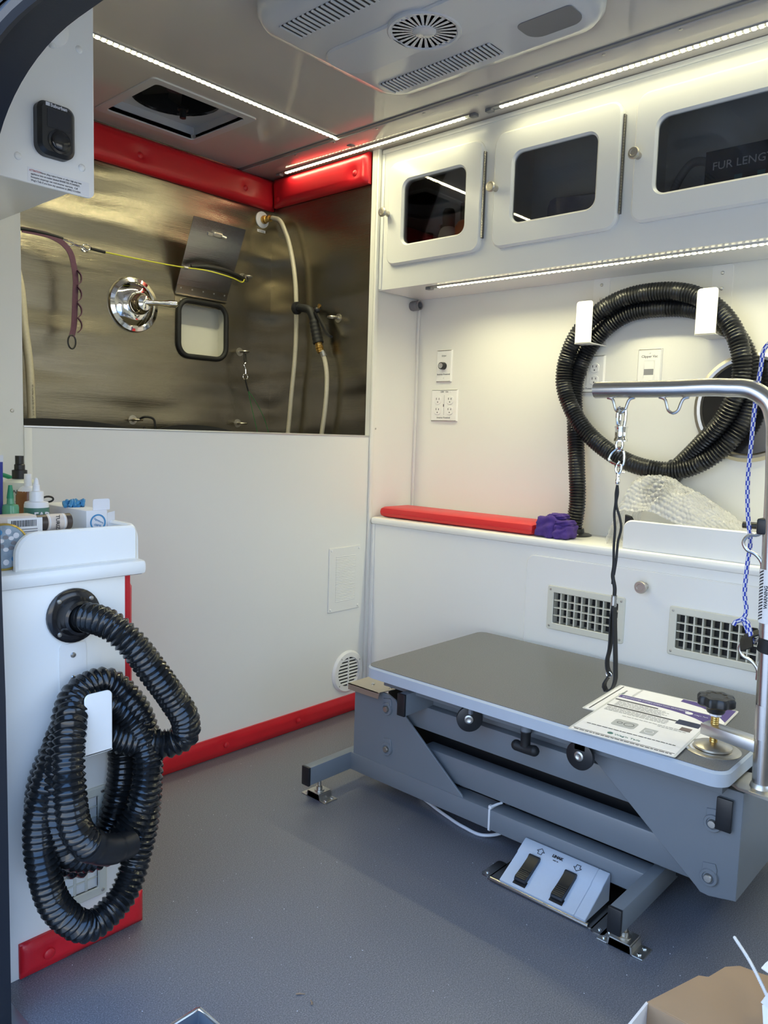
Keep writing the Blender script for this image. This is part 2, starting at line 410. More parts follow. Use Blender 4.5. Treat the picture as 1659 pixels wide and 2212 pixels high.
# ================================================================== STRUCTURE
YP, XW, XC, YT, ZC = 1.898, 2.262, 2.03, 2.462, 1.978
b = NB(); box(b, .47, XW, -1.3, YT, -.04, 0); struct('floor', b, 'floor_vinyl')
b = NB(); prism(b, [rr(.44, XW+.02, -YT-.02, 1.3), rr(1.245, 1.59, -2.365, -2.045, .012)], fd(ZC), -.02, 0); struct('ceiling', b, 'ceil_gloss')
b = NB()                                                  # partition between salon and tub
prism(b, rr(.47, 2.012, 0, .992), fy(YP), -.02, 0)
prism(b, rr(.47, .803, .992, ZC), fy(YP), -.02, 0)
prism(b, rr(2.012, XW, 0, ZC), fy(YP), -.02, 0)
struct('wall_rear', b, 'panel')
b = NB(); prism(b, [rr(.47, 2.02, .45, ZC), rr(1.594, 1.80, 1.262, 1.460, .042, 8)], fy(YT), -.01, 0); struct('wall_back', b, 'steel')
b = NB(); prism(b, rr(-YT, -(YP+.02), .45, ZC), fx(2.018), -.01, 0); struct('wall_inner', b, 'steel')
b = NB(); prism(b, rr(-YP, 1.3, 0, ZC), fx(XW), -.02, 0); struct('wall_right', b, 'panel')
b = NB(); box(b, .47, .803, YP+.02, YT, .45, .46); box(b, .47, 2.018, YP+.02, YT, .55, .56); struct('trim_9', b, 'steel')  # tub floor
b = NB(); box(b, .47, .48, YP+.02, YT, .45, ZC); struct('wall_outer', b, 'steel')
b = NB(); prism(b, [rr(-YT-.02, 1.3, -.04, ZC), arch(-.05, 1.25, -.03, 1.516)], fx(.475), -.0, .03); struct('wall_left', b, 'panel')  # unseen front edge of the opening placed to limit daylight on the table
b = NB(); prism(b, [rr(.44, XW, 0, ZC), rr(.72, 2.0, .90, 1.62, .12)], fy(-1.3), 0, .02); struct('wall_front', b, 'panel')   # unseen; opening added to let in daylight from the cab end
# outer body skin and rubber door seal around the opening
b = NB(); prism(b, [rr(-2.6, 1.5, -.35, 2.1), arch(-.09, 1.285, -.08, 1.575, .30, .18)], fx(.40), -.02, 0, .004); struct('wall_body', b, 'navy_paint')
b = NB(); prism(b, [arch(-.10, 1.30, -.05, 1.59, .31, .19), arch(-.032, 1.239, -.02, 1.505)], fx(.445), -.045, .025, .01)
loop = arch(-.036, 1.232, 0, 1.500)
tube(b, [(.425, -u, v) for u, v in loop], .011, 8, True, smooth=False)
loop = arch(-.06, 1.255, 0, 1.545, .29, .17)
tube(b, [(.415, -u, v) for u, v in loop], .012, 8, True, smooth=False)
struct('trim_1', b, 'seal')
b = NB(); box(b, .455, .512, -.20, 1.30, -.035, .0035, .001); struct('trim_2', b, 'aluminium_sill')
for y in (1.255, 1.02, .8, .56): screw(fz(.0035), -y, .485, .005, bpy.data.objects['trim_2'])
b = NB(); prism(b, rr(-30, 30, -30, 30), fz(-.62), -.05, 0); struct('ground', b, 'asphalt')
# trims on the partition
b = NB(); box(b, .803, 2.012, YP-.003, YP+.024, .990, .9955, .001); struct('trim_3', b, 'alu')
b = NB(); box(b, .803, .822, YP-.004, YP, .0, .990, .001); struct('trim_4', b, 'panel')
b = NB(); box(b, 2.012, 2.030, YP-.010, YP, .0, ZC, .003); struct('trim_5', b, 'panel')
b = NB(); box(b, XW-.01, XW, YP-.01, YP, .705, 1.5, .003); struct('trim_6', b, 'panel')
# ceiling side strip with its screws and the gap channel
b = NB(); box(b, 1.866, XC+.02, -1.3, YT, ZC-.007, ZC, .002); cs = struct('ceiling_edge_strip', b, 'ceil_gloss')
cs.name = 'trim_7'
sc0 = None
for i in range(13):
    y = 2.36-.195*i
    if sc0 is None: sc0 = screw(fd(ZC-.007), 1.876, -y, .0045, cs); y0 = y
    else: again(sc0, (0, y-y0, 0), cs)
b = NB(); box(b, 1.853, 1.866, -1.3, YT, ZC-.004, ZC, .001); struct('trim_8', b, 'pvc_gray')
# recess of the roof fan
b = NB()
prism(b, [rr(1.232, 1.603, -2.378, -2.032, .015), rr(1.262, 1.573, -2.348, -2.062, .012)], fd(ZC), 0, .004, .002)
box(b, 1.240, 1.245, 2.04, 2.37, ZC-.001, ZC+.05); box(b, 1.59, 1.595, 2.04, 2.37, ZC-.001, ZC+.05)
box(b, 1.240, 1.595, 2.04, 2.045, ZC-.001, ZC+.05); box(b, 1.240, 1.595, 2.365, 2.37, ZC-.001, ZC+.05)
fan = thing('roof_fan', 'square roof fan with a round black opening in the ceiling over the tub', 'fan', (1.4175, 2.205, ZC))
obj('frame', b, 'shroud', fan)
b = NB(); prism(b, [rr(1.240, 1.595, -2.37, -2.04), circ(1.4175, -2.205, .138, 32)], fd(ZC+.045), -.008, 0); obj('tray', b, 'shroud', fan)
b = NB(); lathe(b, [(.138, 0), (.138, .09), (0, .09)], (1.4175, 2.205, ZC+.045), (0, 0, 1), 32, caps=False); obj('duct', b, 'black', fan)
b = NB(); lathe(b, [(.03, .0), (.03, .02), (0, .02)], (1.4175, 2.205, ZC+.07), (0, 0, 1), 16)
for k in range(6):
    a = k*pi/3; t = NB(); box(t, .025, .125, -.022, .022, -.001, .001); rot(t, (0, 0, 0), (1, 0, 0), .5); rot(t, (0, 0, 0), (0, 0, 1), a); merge(b, t, Matrix.Translation((1.4175, 2.205, ZC+.082)))
obj('blade_rotor', b, 'black_plastic', fan)
b = NB(); lathe(b, [(.017, 0), (.017, .006), (.011, .008), (.010, .030), (0, .030)], (1.468, 2.245, ZC+.040), (0, 0, -1), 14); obj('knob', b, 'black_plastic', fan)

# padded red vinyl strips
def pad(name, F, u0, u1, v0, v1, d, m, r=.008, buttons=(), br=.011, parent=None, nu=40, nv=8):
    """soft upholstered strip: a quilted front that dips at each button"""
    b = NB(); G = []
    for i in range(nu+1):
        row = []
        for j in range(nv+1):
            s, t = i/nu, j/nv; u = u0+(u1-u0)*s; v = v0+(v1-v0)*t
            e = min(u-u0, u1-u, v-v0, v1-v); h = d*(1-max(0, 1-e/(r*2.2))**2)if e < r*2.2 else d
            h = max(h, .0)
            for bu, bv in buttons:
                q = sqrt((u-bu)**2+(v-bv)**2); h -= d*.35*exp(-(q/.022)**2)
            row.append(b.verts.new(F.p(u, v, h if 0 < i < nu and 0 < j < nv else d*.45)))
        G.append(row)
    for i in range(nu):
        for j in range(nv): b.faces.new([G[i][j], G[i+1][j], G[i+1][j+1], G[i][j+1]])
    edge = [G[i][0] for i in range(nu+1)]+[G[nu][j] for j in range(1, nv+1)]+[G[i][nv] for i in range(nu-1, -1, -1)]+[G[0][j] for j in range(nv-1, 0, -1)]
    low = [b.verts.new(v.co-F.n*(d*.45)) for v in edge]
    n = len(edge)
    for i in range(n): b.faces.new([edge[(i+1) % n], edge[i], low[i], low[(i+1) % n]])
    b.faces.new(low)
    o = obj(name, b, m, parent, 60)
    for bu, bv in buttons:
        c = NB(); lathe(c, [(br*.75, -.004), (br, .002), (br*.9, .005), (br*.5, .0075), (0, .008)], F.p(bu, bv, d*.62), F.n, 16); obj('button', c, m, o)
    return o
p1 = pad('trim_10', fy(YT-.002), .56, 2.016, 1.855, 1.968, .028, 'red_vinyl', buttons=((1.06, 1.905), (1.43, 1.905), (1.87, 1.908)), nu=70)
p2 = pad('trim_11', fx(2.014), -YT+.03, -1.925, 1.862, 1.968, .028, 'red_vinyl', buttons=((-2.40, 1.887), (-1.985, 1.905)), nu=36)
p3 = pad('trim_12', fy(YP), .822, 2.03, .002, .064, .014, 'red_vinyl', buttons=((1.10, .033), (1.40, .033), (1.695, .033)), br=.0095, nu=70)
for p in (p1, p2, p3): p['kind'] = 'structure'

# ================================================================== LED STRIPS
def led(label, x0, x1, y0, y1, z, pw=1., spread=142):
    L = sqrt((x1-x0)**2+(y1-y0)**2); ax = Vector((x1-x0, y1-y0, 0))/L; sd = Vector((-ax.y, ax.x, 0)); c = Vector(((x0+x1)/2, (y0+y1)/2, z))
    t = thing('led_strip', label, 'light', c, 'strip lights')
    F = Fr(c, (ax, sd)); F.n = Vector((0, 0, -1))
    b = NB(); h = L/2
    for s0, s1, d0, d1 in ((-.0095, .0095, 0, .002), (-.0095, -.0085, .002, .0032), (.0085, .0095, .002, .0032)):
        q = [F.p(a, e, d) for d in (d0, d1) for a in (-h, h) for e in (s0, s1)]
        vs = [b.verts.new(x) for x in q]
        for f in ((0, 1, 3, 2), (4, 5, 7, 6), (0, 1, 5, 4), (2, 3, 7, 6), (0, 2, 6, 4), (1, 3, 7, 5)): b.faces.new([vs[i] for i in f])
    obj('channel', b, 'alu', t)
    b = NB(); N = int((L-.06)/.0165)
    for i in range(N):
        a = -h+.035+(L-.07)*i/(N-1); q = [F.p(a+sx*.0040, sy*.0055, d) for d in (.002, .0055) for sx in (-1, 1) for sy in (-1, 1)]
        vs = [b.verts.new(x) for x in q]
        for f in ((4, 5, 7, 6), (0, 1, 5, 4), (2, 3, 7, 6), (0, 2, 6, 4), (1, 3, 7, 5)): b.faces.new([vs[k] for k in f])
    o = obj('diodes', b, 'diode', t); o['kind'] = 'stuff'
    for s in (-1, 1):
        b = NB(); box(b, -.011, .011, -.0095, .0095, -.009, 0, .001); 
        Rm = Matrix.Translation(F.p(s*(h+.006), 0, 0)) @ Matrix.Rotation(atan2(ax.y, ax.x), 4, 'Z'); bmesh.ops.transform(b, matrix=Rm, verts=list(b.verts)); obj('end_cap', b, 'pvc_gray', t)
    ld = bpy.data.lights.new('strip_light', 'AREA'); ld.shape = 'RECTANGLE'; ld.size = L-.07; ld.size_y = .015; ld.energy = LED_W*L*pw; ld.color = LED_COL; ld.spread = radians(spread)
    lo = bpy.data.objects.new('strip_light', ld); COL.objects.link(lo); lo.parent = t
    lo.location = (0, 0, -.0045); lo.rotation_euler = (0, 0, atan2(ax.y, ax.x))
    return t
led('bright strip light across the ceiling above the tub opening', .72, 1.925, 1.945, 1.945, ZC-.0005, 2.3, 162)
led('strip light along the ceiling edge from the red corner pads to the first cabinet door', 1.972, 1.972, 2.36, 1.47, ZC-.0075, .34)
led('strip light along the ceiling edge above the second and third cabinet doors', 1.972, 1.972, 1.40, -.6, ZC-.0075, .28)
led('thin strip light under the wall cabinets above the hose coil', 2.075, 2.075, 1.69, -.6, 1.4995, 1.15)

led('unseen strip light added at the cab end of the van for fill', .75, 1.90, -.75, -.75, ZC-.0005, 1.0, 160)  # added out of view to warm and brighten the near panels

# ================================================================== WALL CABINETS
uc = thing('wall_cabinet', 'long white wall cabinet with three tinted glass doors under the ceiling', 'cabinet', (2.14, .8, 1.5))
b = NB()
holes = [rr(-1.80, -1.50, 1.615, 1.868, .02), rr(-1.37, -1.05, 1.615, 1.868, .02), rr(-.93, -.33, 1.615, 1.868, .02)]
prism(b, [rr(-1.888, .6, 1.50, ZC-.008)]+holes, fx(XC), -.012, 0)
box(b, XC+.012, XW-.001, -.6, 1.888, 1.50, 1.515); box(b, XC+.012, XW-.001, -.6, 1.888, 1.955, 1.968)
box(b, XW-.006, XW-.001, -.6, 1.888, 1.515, 1.955)
for y in (1.876, 1.43, .985, -.598): box(b, XC+.012, XW-.006, y-.006, y+.006, 1.515, 1.955)
obj('body', b, 'cab_white', uc)
b = NB(); box(b, XC-.004, XC, -.6, 1.885, ZC-.022, ZC-.008, .0015); box(b, XC-.004, XC, 1.874, 1.887, 1.503, ZC-.022, .0015); obj('edge_trim', b, 'cab_white', uc)
def cab_door(y1, y0, z0, z1, g1, g0, gz0, gz1, ky, kz, hinge=True):
    b = NB(); prism(b, [rr(-y1, -y0, z0, z1, .036, 8), rr(-g1, -g0, gz0, gz1, .028, 8)], fx(XC-.0005), 0, .016, .006)
    d = obj('door', b, 'cab_white', uc)
    b = NB(); prism(b, rr(-g1-.006, -g0+.006, gz0-.006, gz1+.006, .03, 8), fx(XC-.003), 0, .003); obj('glass', b, 'tint_glass', d)
    b = NB(); lathe(b, [(.0095, 0), (.0085, .004), (.0065, .012), (.0095, .020), (.0145, .024), (.0158, .030), (.0135, .034), (.0085, .0345), (.0075, .0335), (0, .0335)], (XC-.0165, ky, kz), (-1, 0, 0), 24); obj('knob', b, 'nickel', d)
    if hinge:
        b = NB(); F = fx(XC-.0005)
        n = 34; L = z1-z0-.08
        for i in range(n): 
            z = z0+.04+L*i/n; lathe(b, [(.0032, 0), (.0032, L/n*.9)], (XC-.011, y0-.004, z), (0, 0, 1), 6)
        box(b, XC-.006, XC-.0005, y0-.006, y0-.0005, z0+.04, z1-.04)
        obj('hinge', b, 'steel_dark', d)
    return d
cab_door(1.847, 1.455, 1.575, 1.913, 1.776, 1.520, 1.639, 1.845, 1.841, 1.748)
cab_door(1.413, 1.003, 1.575, 1.913, 1.343, 1.073, 1.642, 1.843, 1.401, 1.751)
cab_door(.966, .26, 1.581, 1.914, .903, .33, 1.648, 1.840, .951, 1.753)
# things inside the cabinets
ZS = 1.515
def bottle(name, label, cat, x, y, z, prof, m, cap=None, cm='black_plastic', group=None, seg=20, sx=1., sy=1., axis=(0, 0, 1)):
    t = thing(name, label, cat, (x, y, z), group)
    b = NB(); lathe(b, prof, (x, y, z), axis, seg, sx=sx, sy=sy); obj('body', b, m, t)
    if cap: b = NB(); lathe(b, cap, (x, y, z), axis, seg); obj('cap', b, cm, t)
    return t
bottle('shampoo_bottle', 'pale shampoo bottle with a black domed cap behind the first cabinet glass', 'bottle', 2.10, 1.645, ZS, [(.032, 0), (.034, .01), (.034, .15), (.026, .172), (.015, .18)], 'white_bottle', [(.021, .178), (.021, .225), (.016, .236), (0, .238)], group='bottles in the first cabinet')
bottle('shampoo_bottle', 'orange shampoo bottle with a tall black cap behind the first cabinet glass', 'bottle', 2.09, 1.568, ZS, [(.032, 0), (.034, .01), (.034, .165), (.026, .18), (.016, .186)], 'orange_bottle', [(.018, .184), (.018, .238), (0, .238)], group='bottles in the first cabinet')
bottle('jar', 'pale jar with a wide pale lid beside the orange bottle in the first cabinet', 'jar', 2.13, 1.505, ZS, [(.042, 0), (.044, .008), (.044, .17), (.036, .19)], 'white_bottle', [(.040, .190), (.040, .222), (0, .222)], 'sticker', group='bottles in the first cabinet')
bottle('shampoo_bottle', 'low dark bottle leftmost in front inside the first cabinet', 'bottle', 2.085, 1.72, ZS, [(.03, 0), (.032, .01), (.032, .115), (.018, .13)], 'dark_bottle', [(.018, .128), (.018, .165), (0, .165)], group='bottles in the first cabinet')
bottle('shampoo_bottle', 'tall dark bottle at the back left inside the first cabinet', 'bottle', 2.19, 1.73, ZS, [(.034, 0), (.036, .01), (.036, .16), (.018, .18)], 'dark_bottle', [(.018, .178), (.018, .215), (0, .215)], group='bottles in the first cabinet')
b = NB(); box(b, 2.09, 2.18, 1.10, 1.27, ZS, ZS+.20, .02)
for v in b.verts: v.co += Vector((random.uniform(-.008, .008), random.uniform(-.008, .008), random.uniform(-.01, .01)))
tag(obj('plastic_bag', b, 'bag', loc=(2.13, 1.18, ZS)), 'crumpled bluish plastic bag behind the second cabinet glass', 'bag')
b = NB(); tube(b, [(2.10, 1.09, ZS+.01), (2.075, 1.075, ZS+.10), (2.09, 1.095, ZS+.18), (2.07, 1.08, ZS+.25), (2.12, 1.12, ZS+.29), (2.17, 1.15, ZS+.30), (2.2, 1.15, ZS+.24), (2.21, 1.16, ZS+.012)], .0035, 8); tag(obj('cable', b, 'pvc_gray', loc=(2.1, 1.09, ZS)), 'thin cord running up inside the second cabinet at its hinge side', 'cord')
b = NB(); tube(b, [(2.12, .925, ZS+.01), (2.11, .90, ZS+.14), (2.11, .84, ZS+.225), (2.11, .76, ZS+.19), (2.12, .70, ZS+.09), (2.14, .68, ZS+.01)], .011, 10); tag(obj('tubing', b, 'pvc_gray', loc=(2.12, .8, ZS)), 'arched flexible tube behind the third cabinet glass', 'tube')
sg = thing('sample_card', 'dark card of hair length samples standing behind the third cabinet glass', 'card', (2.085, .62, ZS))
Fc = Fr((2.085, .80, ZS), FX)
b = NB(); prism(b, rr(0, .36, 0, .235), Fc, -.003, 0); obj('board', b, 'card_navy', sg)
text('FUR LENGTH SAMPLES', Fc, .018, .186, .028, 'ink_white', sg, sx=1.02)
for i in range(5): quad(Fc, .075+.055*i, .094+.055*i, .125, .165, 'swatch', sg, 'swatch', .001)

# ================================================================== LOWER CABINET ALONG THE RIGHT WALL
lc = thing('base_cabinet', 'low white cabinet below the narrow worktop with a wide vented door', 'cabinet', (2.14, .8, 0))
b = NB()
prism(b, rr(-1.888, -1.228, 0, .680), fx(XC), -.012, 0); prism(b, rr(-1.228, .6, .645, .680), fx(XC), -.012, 0); prism(b, rr(-1.228, .6, 0, .19), fx(XC), -.012, 0)
box(b, XC+.012, XW-.002, 1.876, 1.888, 0, .68); box(b, XC+.05, XC+.055, -.6, 1.22, .19, .66, mi=1)  # black sheet gives the cabinet's inside its shade by colour
obj('body', b, ['cab_white', 'black'], lc)
G1, G2 = (1.154, .912, .440, .571), (.787, .545, .441, .571)
b = NB(); prism(b, [rr(-1.236, .4, .18, .654, (.0, .0, .03, .03))]+[rr(-g[0]+.020, -g[1]-.020, g[2]+.020, g[3]-.020) for g in (G1, G2)], fx(XC), 0, .007, .003)
dr = obj('door', b, 'cab_white', lc)
b = NB(); lathe(b, [(.0105, 0), (.0085, .004), (.0065, .010), (.0095, .018), (.0165, .022), (.0175, .029), (.0155, .0325), (.0095, .0325), (.0085, .031), (0, .031)], (XC-.007, .861, .612), (-1, 0, 0), 24); obj('knob', b, 'nickel', dr)
b = NB(); box(b, XC-.004, XC-.0002, 1.872, 1.888, .0, .68, .001); obj('corner_trim', b, 'cab_white', lc)
def vent(label, F, W, H, cols, rows, tilt=.0, m='cream', depth=.022, rim=.020, holes=True, vb=.0035):
    t = thing('vent_grille', label, 'vent', F.p(W/2, H/2), 'cream vent grilles')
    b = NB(); prism(b, [rr(0, W, 0, H, .006), rr(rim, W-rim, rim, H-rim, .002)], F, .0, .006, .002); prism(b, [rr(rim-.002, W-rim+.002, rim-.002, H-rim+.002), rr(rim, W-rim, rim, H-rim)], F, -depth, .003); obj('frame', b, m, t)
    iw, ih = W-2*rim, H-2*rim; s0 = None
    for i in range(1, cols):
        u = rim+iw*i/cols
        if s0 is None:
            b = NB(); prism(b, rr(u-vb/2, u+vb/2, rim, H-rim), F, -depth*.8, .003, .0008); s0 = obj('slat', b, m, t); u0 = u
        else: again(s0, F.u*(u-u0), t)
    s0 = None
    for j in range(1, rows):
        v = rim+ih*j/rows
        if s0 is None:
            b = NB(); prism(b, rr(rim, W-rim, v-.0015, v+.0015), F, -depth*.5, .0025, .0006); s0 = obj('crossbar', b, m, t); v0 = v
        else: again(s0, F.v*(v-v0), t)
    b = NB(); prism(b, rr(rim, W-rim, rim, H-rim), F, -depth-.004, -depth); obj('shade_backing', b, 'black', t)  # black sheet painted in for the shade inside the vent
    for u in (rim*.5, W-rim*.5):
        for v in (rim*.55, H-rim*.55): screw(F, u, v, .0035, t, d=.006)
    return t
vent('cream air vent on the left of the low cabinet door, behind the black noose', Fr((XC-.007, G1[0], G1[2]), FX), .242, .131, 9, 4)
vent('cream air vent on the right of the low cabinet door, beside the steel post', Fr((XC-.007, G2[0], G2[2]), FX), .242, .131, 9, 4)
b = NB(); box(b, XC-.012, XW-.001, -.6, 1.886, .680, .705, .009); tag(obj('worktop', b, 'cab_white', loc=(2.14, .7, .69)), 'narrow white worktop with a rounded front edge along the right wall', 'counter')
b = NB(); prism(b, rr(-.941, .6, .7045, .786, (0, 0, 0, .025)), fx(XC+.008), -.012, .0, .003); tag(obj('shelf_curb', b, 'cab_white', loc=(2.04, .5, .705)), 'white upright curb on the worktop in front of the bubble wrap', 'panel')
# red cushion
b = NB(); box(b, 2.045, 2.205, 1.234, 1.872, .706, .742, .016)
for v in b.verts:
    if v.co.z > .73: v.co.z += .004*(1-((v.co.y-1.55)/.33)**2)
cu = tag(obj('seat_cushion', b, 'red_bright', loc=(2.125, 1.55, .706)), 'long flat red vinyl cushion lying on the worktop', 'cushion')
b = NB(); tube(b, [(2.0455, 1.235, .722), (2.0455, 1.86, .722)], .0016, 6, smooth=False); obj('piping', b, 'red_vinyl', cu)
# purple cloth: a folded microfibre towel
b = NB()
def lump(b, c, s, seed, n=16):
    t = bmesh.new(); bmesh.ops.create_icosphere(t, subdivisions=4, radius=1)
    rnd = random.Random(seed); ph = [rnd.uniform(0, 6) for _ in range(6)]
    for v in t.verts:
        q = v.co.copy(); k = max(abs(q.x), abs(q.y), abs(q.z)); q = q*(1-.55)+q/k*.55
        d = .07*sin(5*q.x+ph[0]+3*q.z)+.06*sin(6*q.y+ph[1])+.05*sin(7*q.z+4*q.y+ph[2]); q *= (1+d)
        v.co = Vector((c[0]+q.x*s[0], c[1]+q.y*s[1], c[2]+q.z*s[2]))
    merge(b, t)
lump(b, (2.085, 1.192, .738), (.040, .038, .033), 3); lump(b, (2.083, 1.146, .727), (.038, .030, .0215), 8); lump(b, (2.082, 1.142, .752), (.032, .024, .010), 5); lump(b, (2.092, 1.172, .77), (.028, .028, .009), 6)
tag(obj('cleaning_cloth', b, 'purple_cloth', loc=(2.1, 1.2, .705), sharp=80), 'crumpled purple microfibre cloth at the end of the red cushion', 'cloth')

# ---- wall plates
def plate(name, label, y1, z1, w_, h_, kind):
    F = Fr((XW, y1, z1-h_), FX); t = thing(name, label, 'switch' if kind in ('dial', 'rocker') else 'outlet', F.p(w_/2, h_/2))
    b = NB(); prism(b, rr(0, w_, 0, h_, .002), F, 0, .006, .004); obj('plate', b, 'plate_white', t)
    def T(s, v, sz, u=None): text(s, F, w_/2 if u is None else u, v, sz, 'ink', t, .0064, align='CENTER')
    if kind == 'dial':
        T('Dryer', h_*.79, .0085); T('Inverter Powered', h_*.225, .0082)
        b = NB(); lathe(b, [(.0135, 0), (.0135, .004), (.0125, .018), (.011, .019)], F.p(w_*.5, h_*.5, .006), F.n, 28); k = obj('knob', b, 'black_plastic', t)
        b = NB(); lathe(b, [(.0095, 0), (.0095, .001), (0, .001)], F.p(w_*.5, h_*.5, .025), F.n, 20); obj('knob_face', b, 'alu', k)
        for v in (.86, .14): screw(F, w_/2, h_*v, .003, t, 'plate_white', .006)
    elif kind == 'rocker':
        T('Clipper Vac', h_*.775, .0105)
        b = NB(); prism(b, [rr(w_*.27, w_*.73, h_*.06, h_*.71), rr(w_*.30, w_*.70, h_*.075, h_*.695)], F, .004, .0075); obj('rocker_frame', b, 'plate_white', t)
        quad(F, w_*.292, w_*.708, h_*.068, h_*.702, 'ink_gray', t, 'gap', .0068)
        b = NB(); vs = [F.p(u, v, d) for u in (w_*.305, w_*.695) for v, d in ((h_*.08, .004), (h_*.08, .0105), (h_*.40, .006), (h_*.69, .0085), (h_*.69, .004))]
        V = [b.verts.new(x) for x in vs]
        for i in range(5): b.faces.new([V[i], V[(i+1) % 5], V[5+(i+1) % 5], V[5+i]])
        b.faces.new(V[:5]); b.faces.new(V[5:]); obj('rocker', b, 'plate_white', t)
        screw(F, w_/2, h_*.89, .003, t, 'plate_white', .006)
    else:
        T('120V  15A', h_*.895, .0085); T('Inverter Powered', h_*.10, .0085)
        for cu in (.27, .73):
            for cv in (.66, .34):
                c = (w_*cu, h_*cv); l = [(c[0]+max(-.0145, min(.0145, .0175*cos(a))), c[1]+.0155*sin(a)*1.0) for a in [2*pi*i/28 for i in range(28)]]
                b = NB(); prism(b, l, F, .004, .0082, .0012); s = obj('socket', b, 'plate_white', t)
                b = NB()
                for du, hh in ((-.006, .0075), (.006, .0065)): prism(b, rr(c[0]+du-.0011, c[0]+du+.0011, c[1]+.0015, c[1]+.0015+hh), F, .0080, .0085)
                prism(b, circ(c[0], c[1]-.0065, .0022, 10), F, .0080, .0085); obj('slots', b, 'ink', s)
        for u in (.27, .73):
            for v in (.91, .09): screw(F, w_*u+(.004 if u > .5 else -.004), h_*v, .0026, t, 'plate_white', .006)
        quad(F, w_*.5, w_*.5+.001, h_*.2, h_*.82, 'ink_gray', t, 'seam', .0062)
        quad(F, w_*.475, w_*.5, h_*.46, h_*.54, 'ink', t, 'mark', .0063)
    return t
plate('dryer_switch', 'white wall plate with a black dial left of the hose coil', 1.800, 1.313, .071, .117, 'dial')
plate('power_outlet', 'white four-socket outlet below the dial plate', 1.818, 1.171, .121, .117, 'outlet')
plate('power_outlet', 'white four-socket outlet partly hidden behind the hose coil', 1.255, 1.267, .121, .117, 'outlet')
plate('rocker_switch', 'white rocker switch plate inside the hose coil', 1.029, 1.279, .075, .119, 'rocker')
# grey drain pipe end on the partition
b = NB()
lathe(b, [(.0165, 0), (.0165, .004), (.018, .005), (.018, .009), (.0165, .010), (.0165, .014), (.018, .015), (.018, .019), (.0165, .020), (.0165, .024), (.018, .025), (.018, .029), (.0165, .030), (.0165, .040), (.013, .040), (.013, .012), (0, .012)], (2.222, YP, 1.474), (0, -1, 0), 24)
tag(obj('pipe_end', b, 'pvc_gray', loc=(2.222, YP-.01, 1.474)), 'short grey ribbed pipe end under the wall cabinet corner', 'pipe')

# ---- hose brackets and vacuum hose
def hook(label, F, w_, top, bot, zb, dep, group, back_top):
    """bent sheet bracket: back strip on the wall, shelf, upturned front lip. F at lower left of lip on the wall"""
    t = thing('hose_bracket', label, 'bracket', F.p(w_/2, zb), group)
    b = NB(); prism(b, rr(0, w_, bot, back_top, (.002, .002, .008, .008)), F, 0, .002); prism(b, rr(0, w_, bot, bot+.0025), F, 0, dep)
    prism(b, rr(0, w_, bot, top, (.002, .002, .010, .010)), F, dep-.0025, dep, .0008); obj('bent_plate', b, 'plate_white', t)
    for v in (back_top-.022, back_top-.065): screw(F, w_/2, v, .0052, t, 'alu', .002)
    return t
hook('white hose bracket holding the left side of the wall hose coil', Fr((XW, 1.188, 0), FX), .054, 1.418, 1.292, 1.35, .104, 'hose brackets on the right wall', 1.503)
hook('white hose bracket holding the right side of the wall hose coil', Fr((XW, .826, 0), FX), .056, 1.420, 1.296, 1.35, .104, 'hose brackets on the right wall', 1.499)
def ribbed(pitch, r0, r1):
    def f(s):
        k = (s/pitch) % 1.0
        return r0+(r1-r0)*(.5-.5*cos(2*pi*k))**.8
    return f
def hose(name, label, pts, pitch, r0, r1, m, seg=14):
    t = thing(name, label, 'hose', pts[0])
    b = NB(); tube(b, pts, ribbed(pitch, r0, r1), seg, step=pitch/4); obj('ribbed_hose', b, m, t, 70)
    return t
XH = 2.205
wp = [(2.19, 1.176, .712), (2.19, 1.166, .80), (2.20, 1.180, .92), (2.222, 1.205, 1.05), (2.226, 1.215, 1.18), (2.226, 1.165, 1.30), (2.222, 1.06, 1.378), (2.22, .95, 1.388), (2.222, .85, 1.375), (2.222, .755, 1.318),
      (2.226, .695, 1.21), (2.222, .690, 1.10), (2.212, .76, .98), (2.205, .86, .925), (2.192, .96, .928), (2.192, 1.08, .975), (2.190, 1.185, 1.07), (2.190, 1.236, 1.19), (2.190, 1.20, 1.32), (2.190, 1.09, 1.408), (2.190, .96, 1.430), (2.190, .84, 1.407),
      (2.190, .745, 1.325), (2.192, .705, 1.20), (2.196, .735, 1.09), (2.215, .82, .985), (2.228, .880, .925)]
vh = hose('vacuum_hose', 'black ribbed vacuum hose coiled on two brackets on the right wall', wp, .0088, .0225, .0272, 'hose_wall')
b = NB(); lathe(b, [(.058, 0), (.058, .004), (.050, .006), (.036, .008), (.034, .022), (.029, .022)], (2.19, 1.176, .705), (0, 0, 1), 28); fl = obj('floor_flange', b, 'black_plastic', vh)
for a in (0.7, 2.3, 3.9, 5.5): screw(fz(.711), -1.176+.048*cos(a), 2.19+.048*sin(a), .004, fl)
b = NB(); tube(b, [(2.226, .872, .935), (2.234, .905, .892), (2.236, .93, .868), (2.236, .95, .842)], lambda s: .031 if s < .06 else .033, 14); box(b, 2.20, 2.258, .90, .955, .845, .872, .006); obj('vacuum_nozzle', b, 'black_plastic', vh)
# round steel port behind the coil
pr = thing('round_port', 'round chrome rimmed mirror-like port in the right wall behind the coil', 'port', (XW, .70, 1.105))
b = NB(); lathe(b, [(.150, 0), (.150, .006), (.140, .012), (.132, .010), (.128, .004), (.126, .001)], (XW, .70, 1.105), (-1, 0, 0), 48, caps=False); obj('rim', b, 'nickel', pr)
b = NB(); lathe(b, [(.127, 0.0005), (.127, .0035), (0, .006)], (XW, .70, 1.105), (-1, 0, 0), 48); obj('dark_glass', b, 'black_gloss', pr)
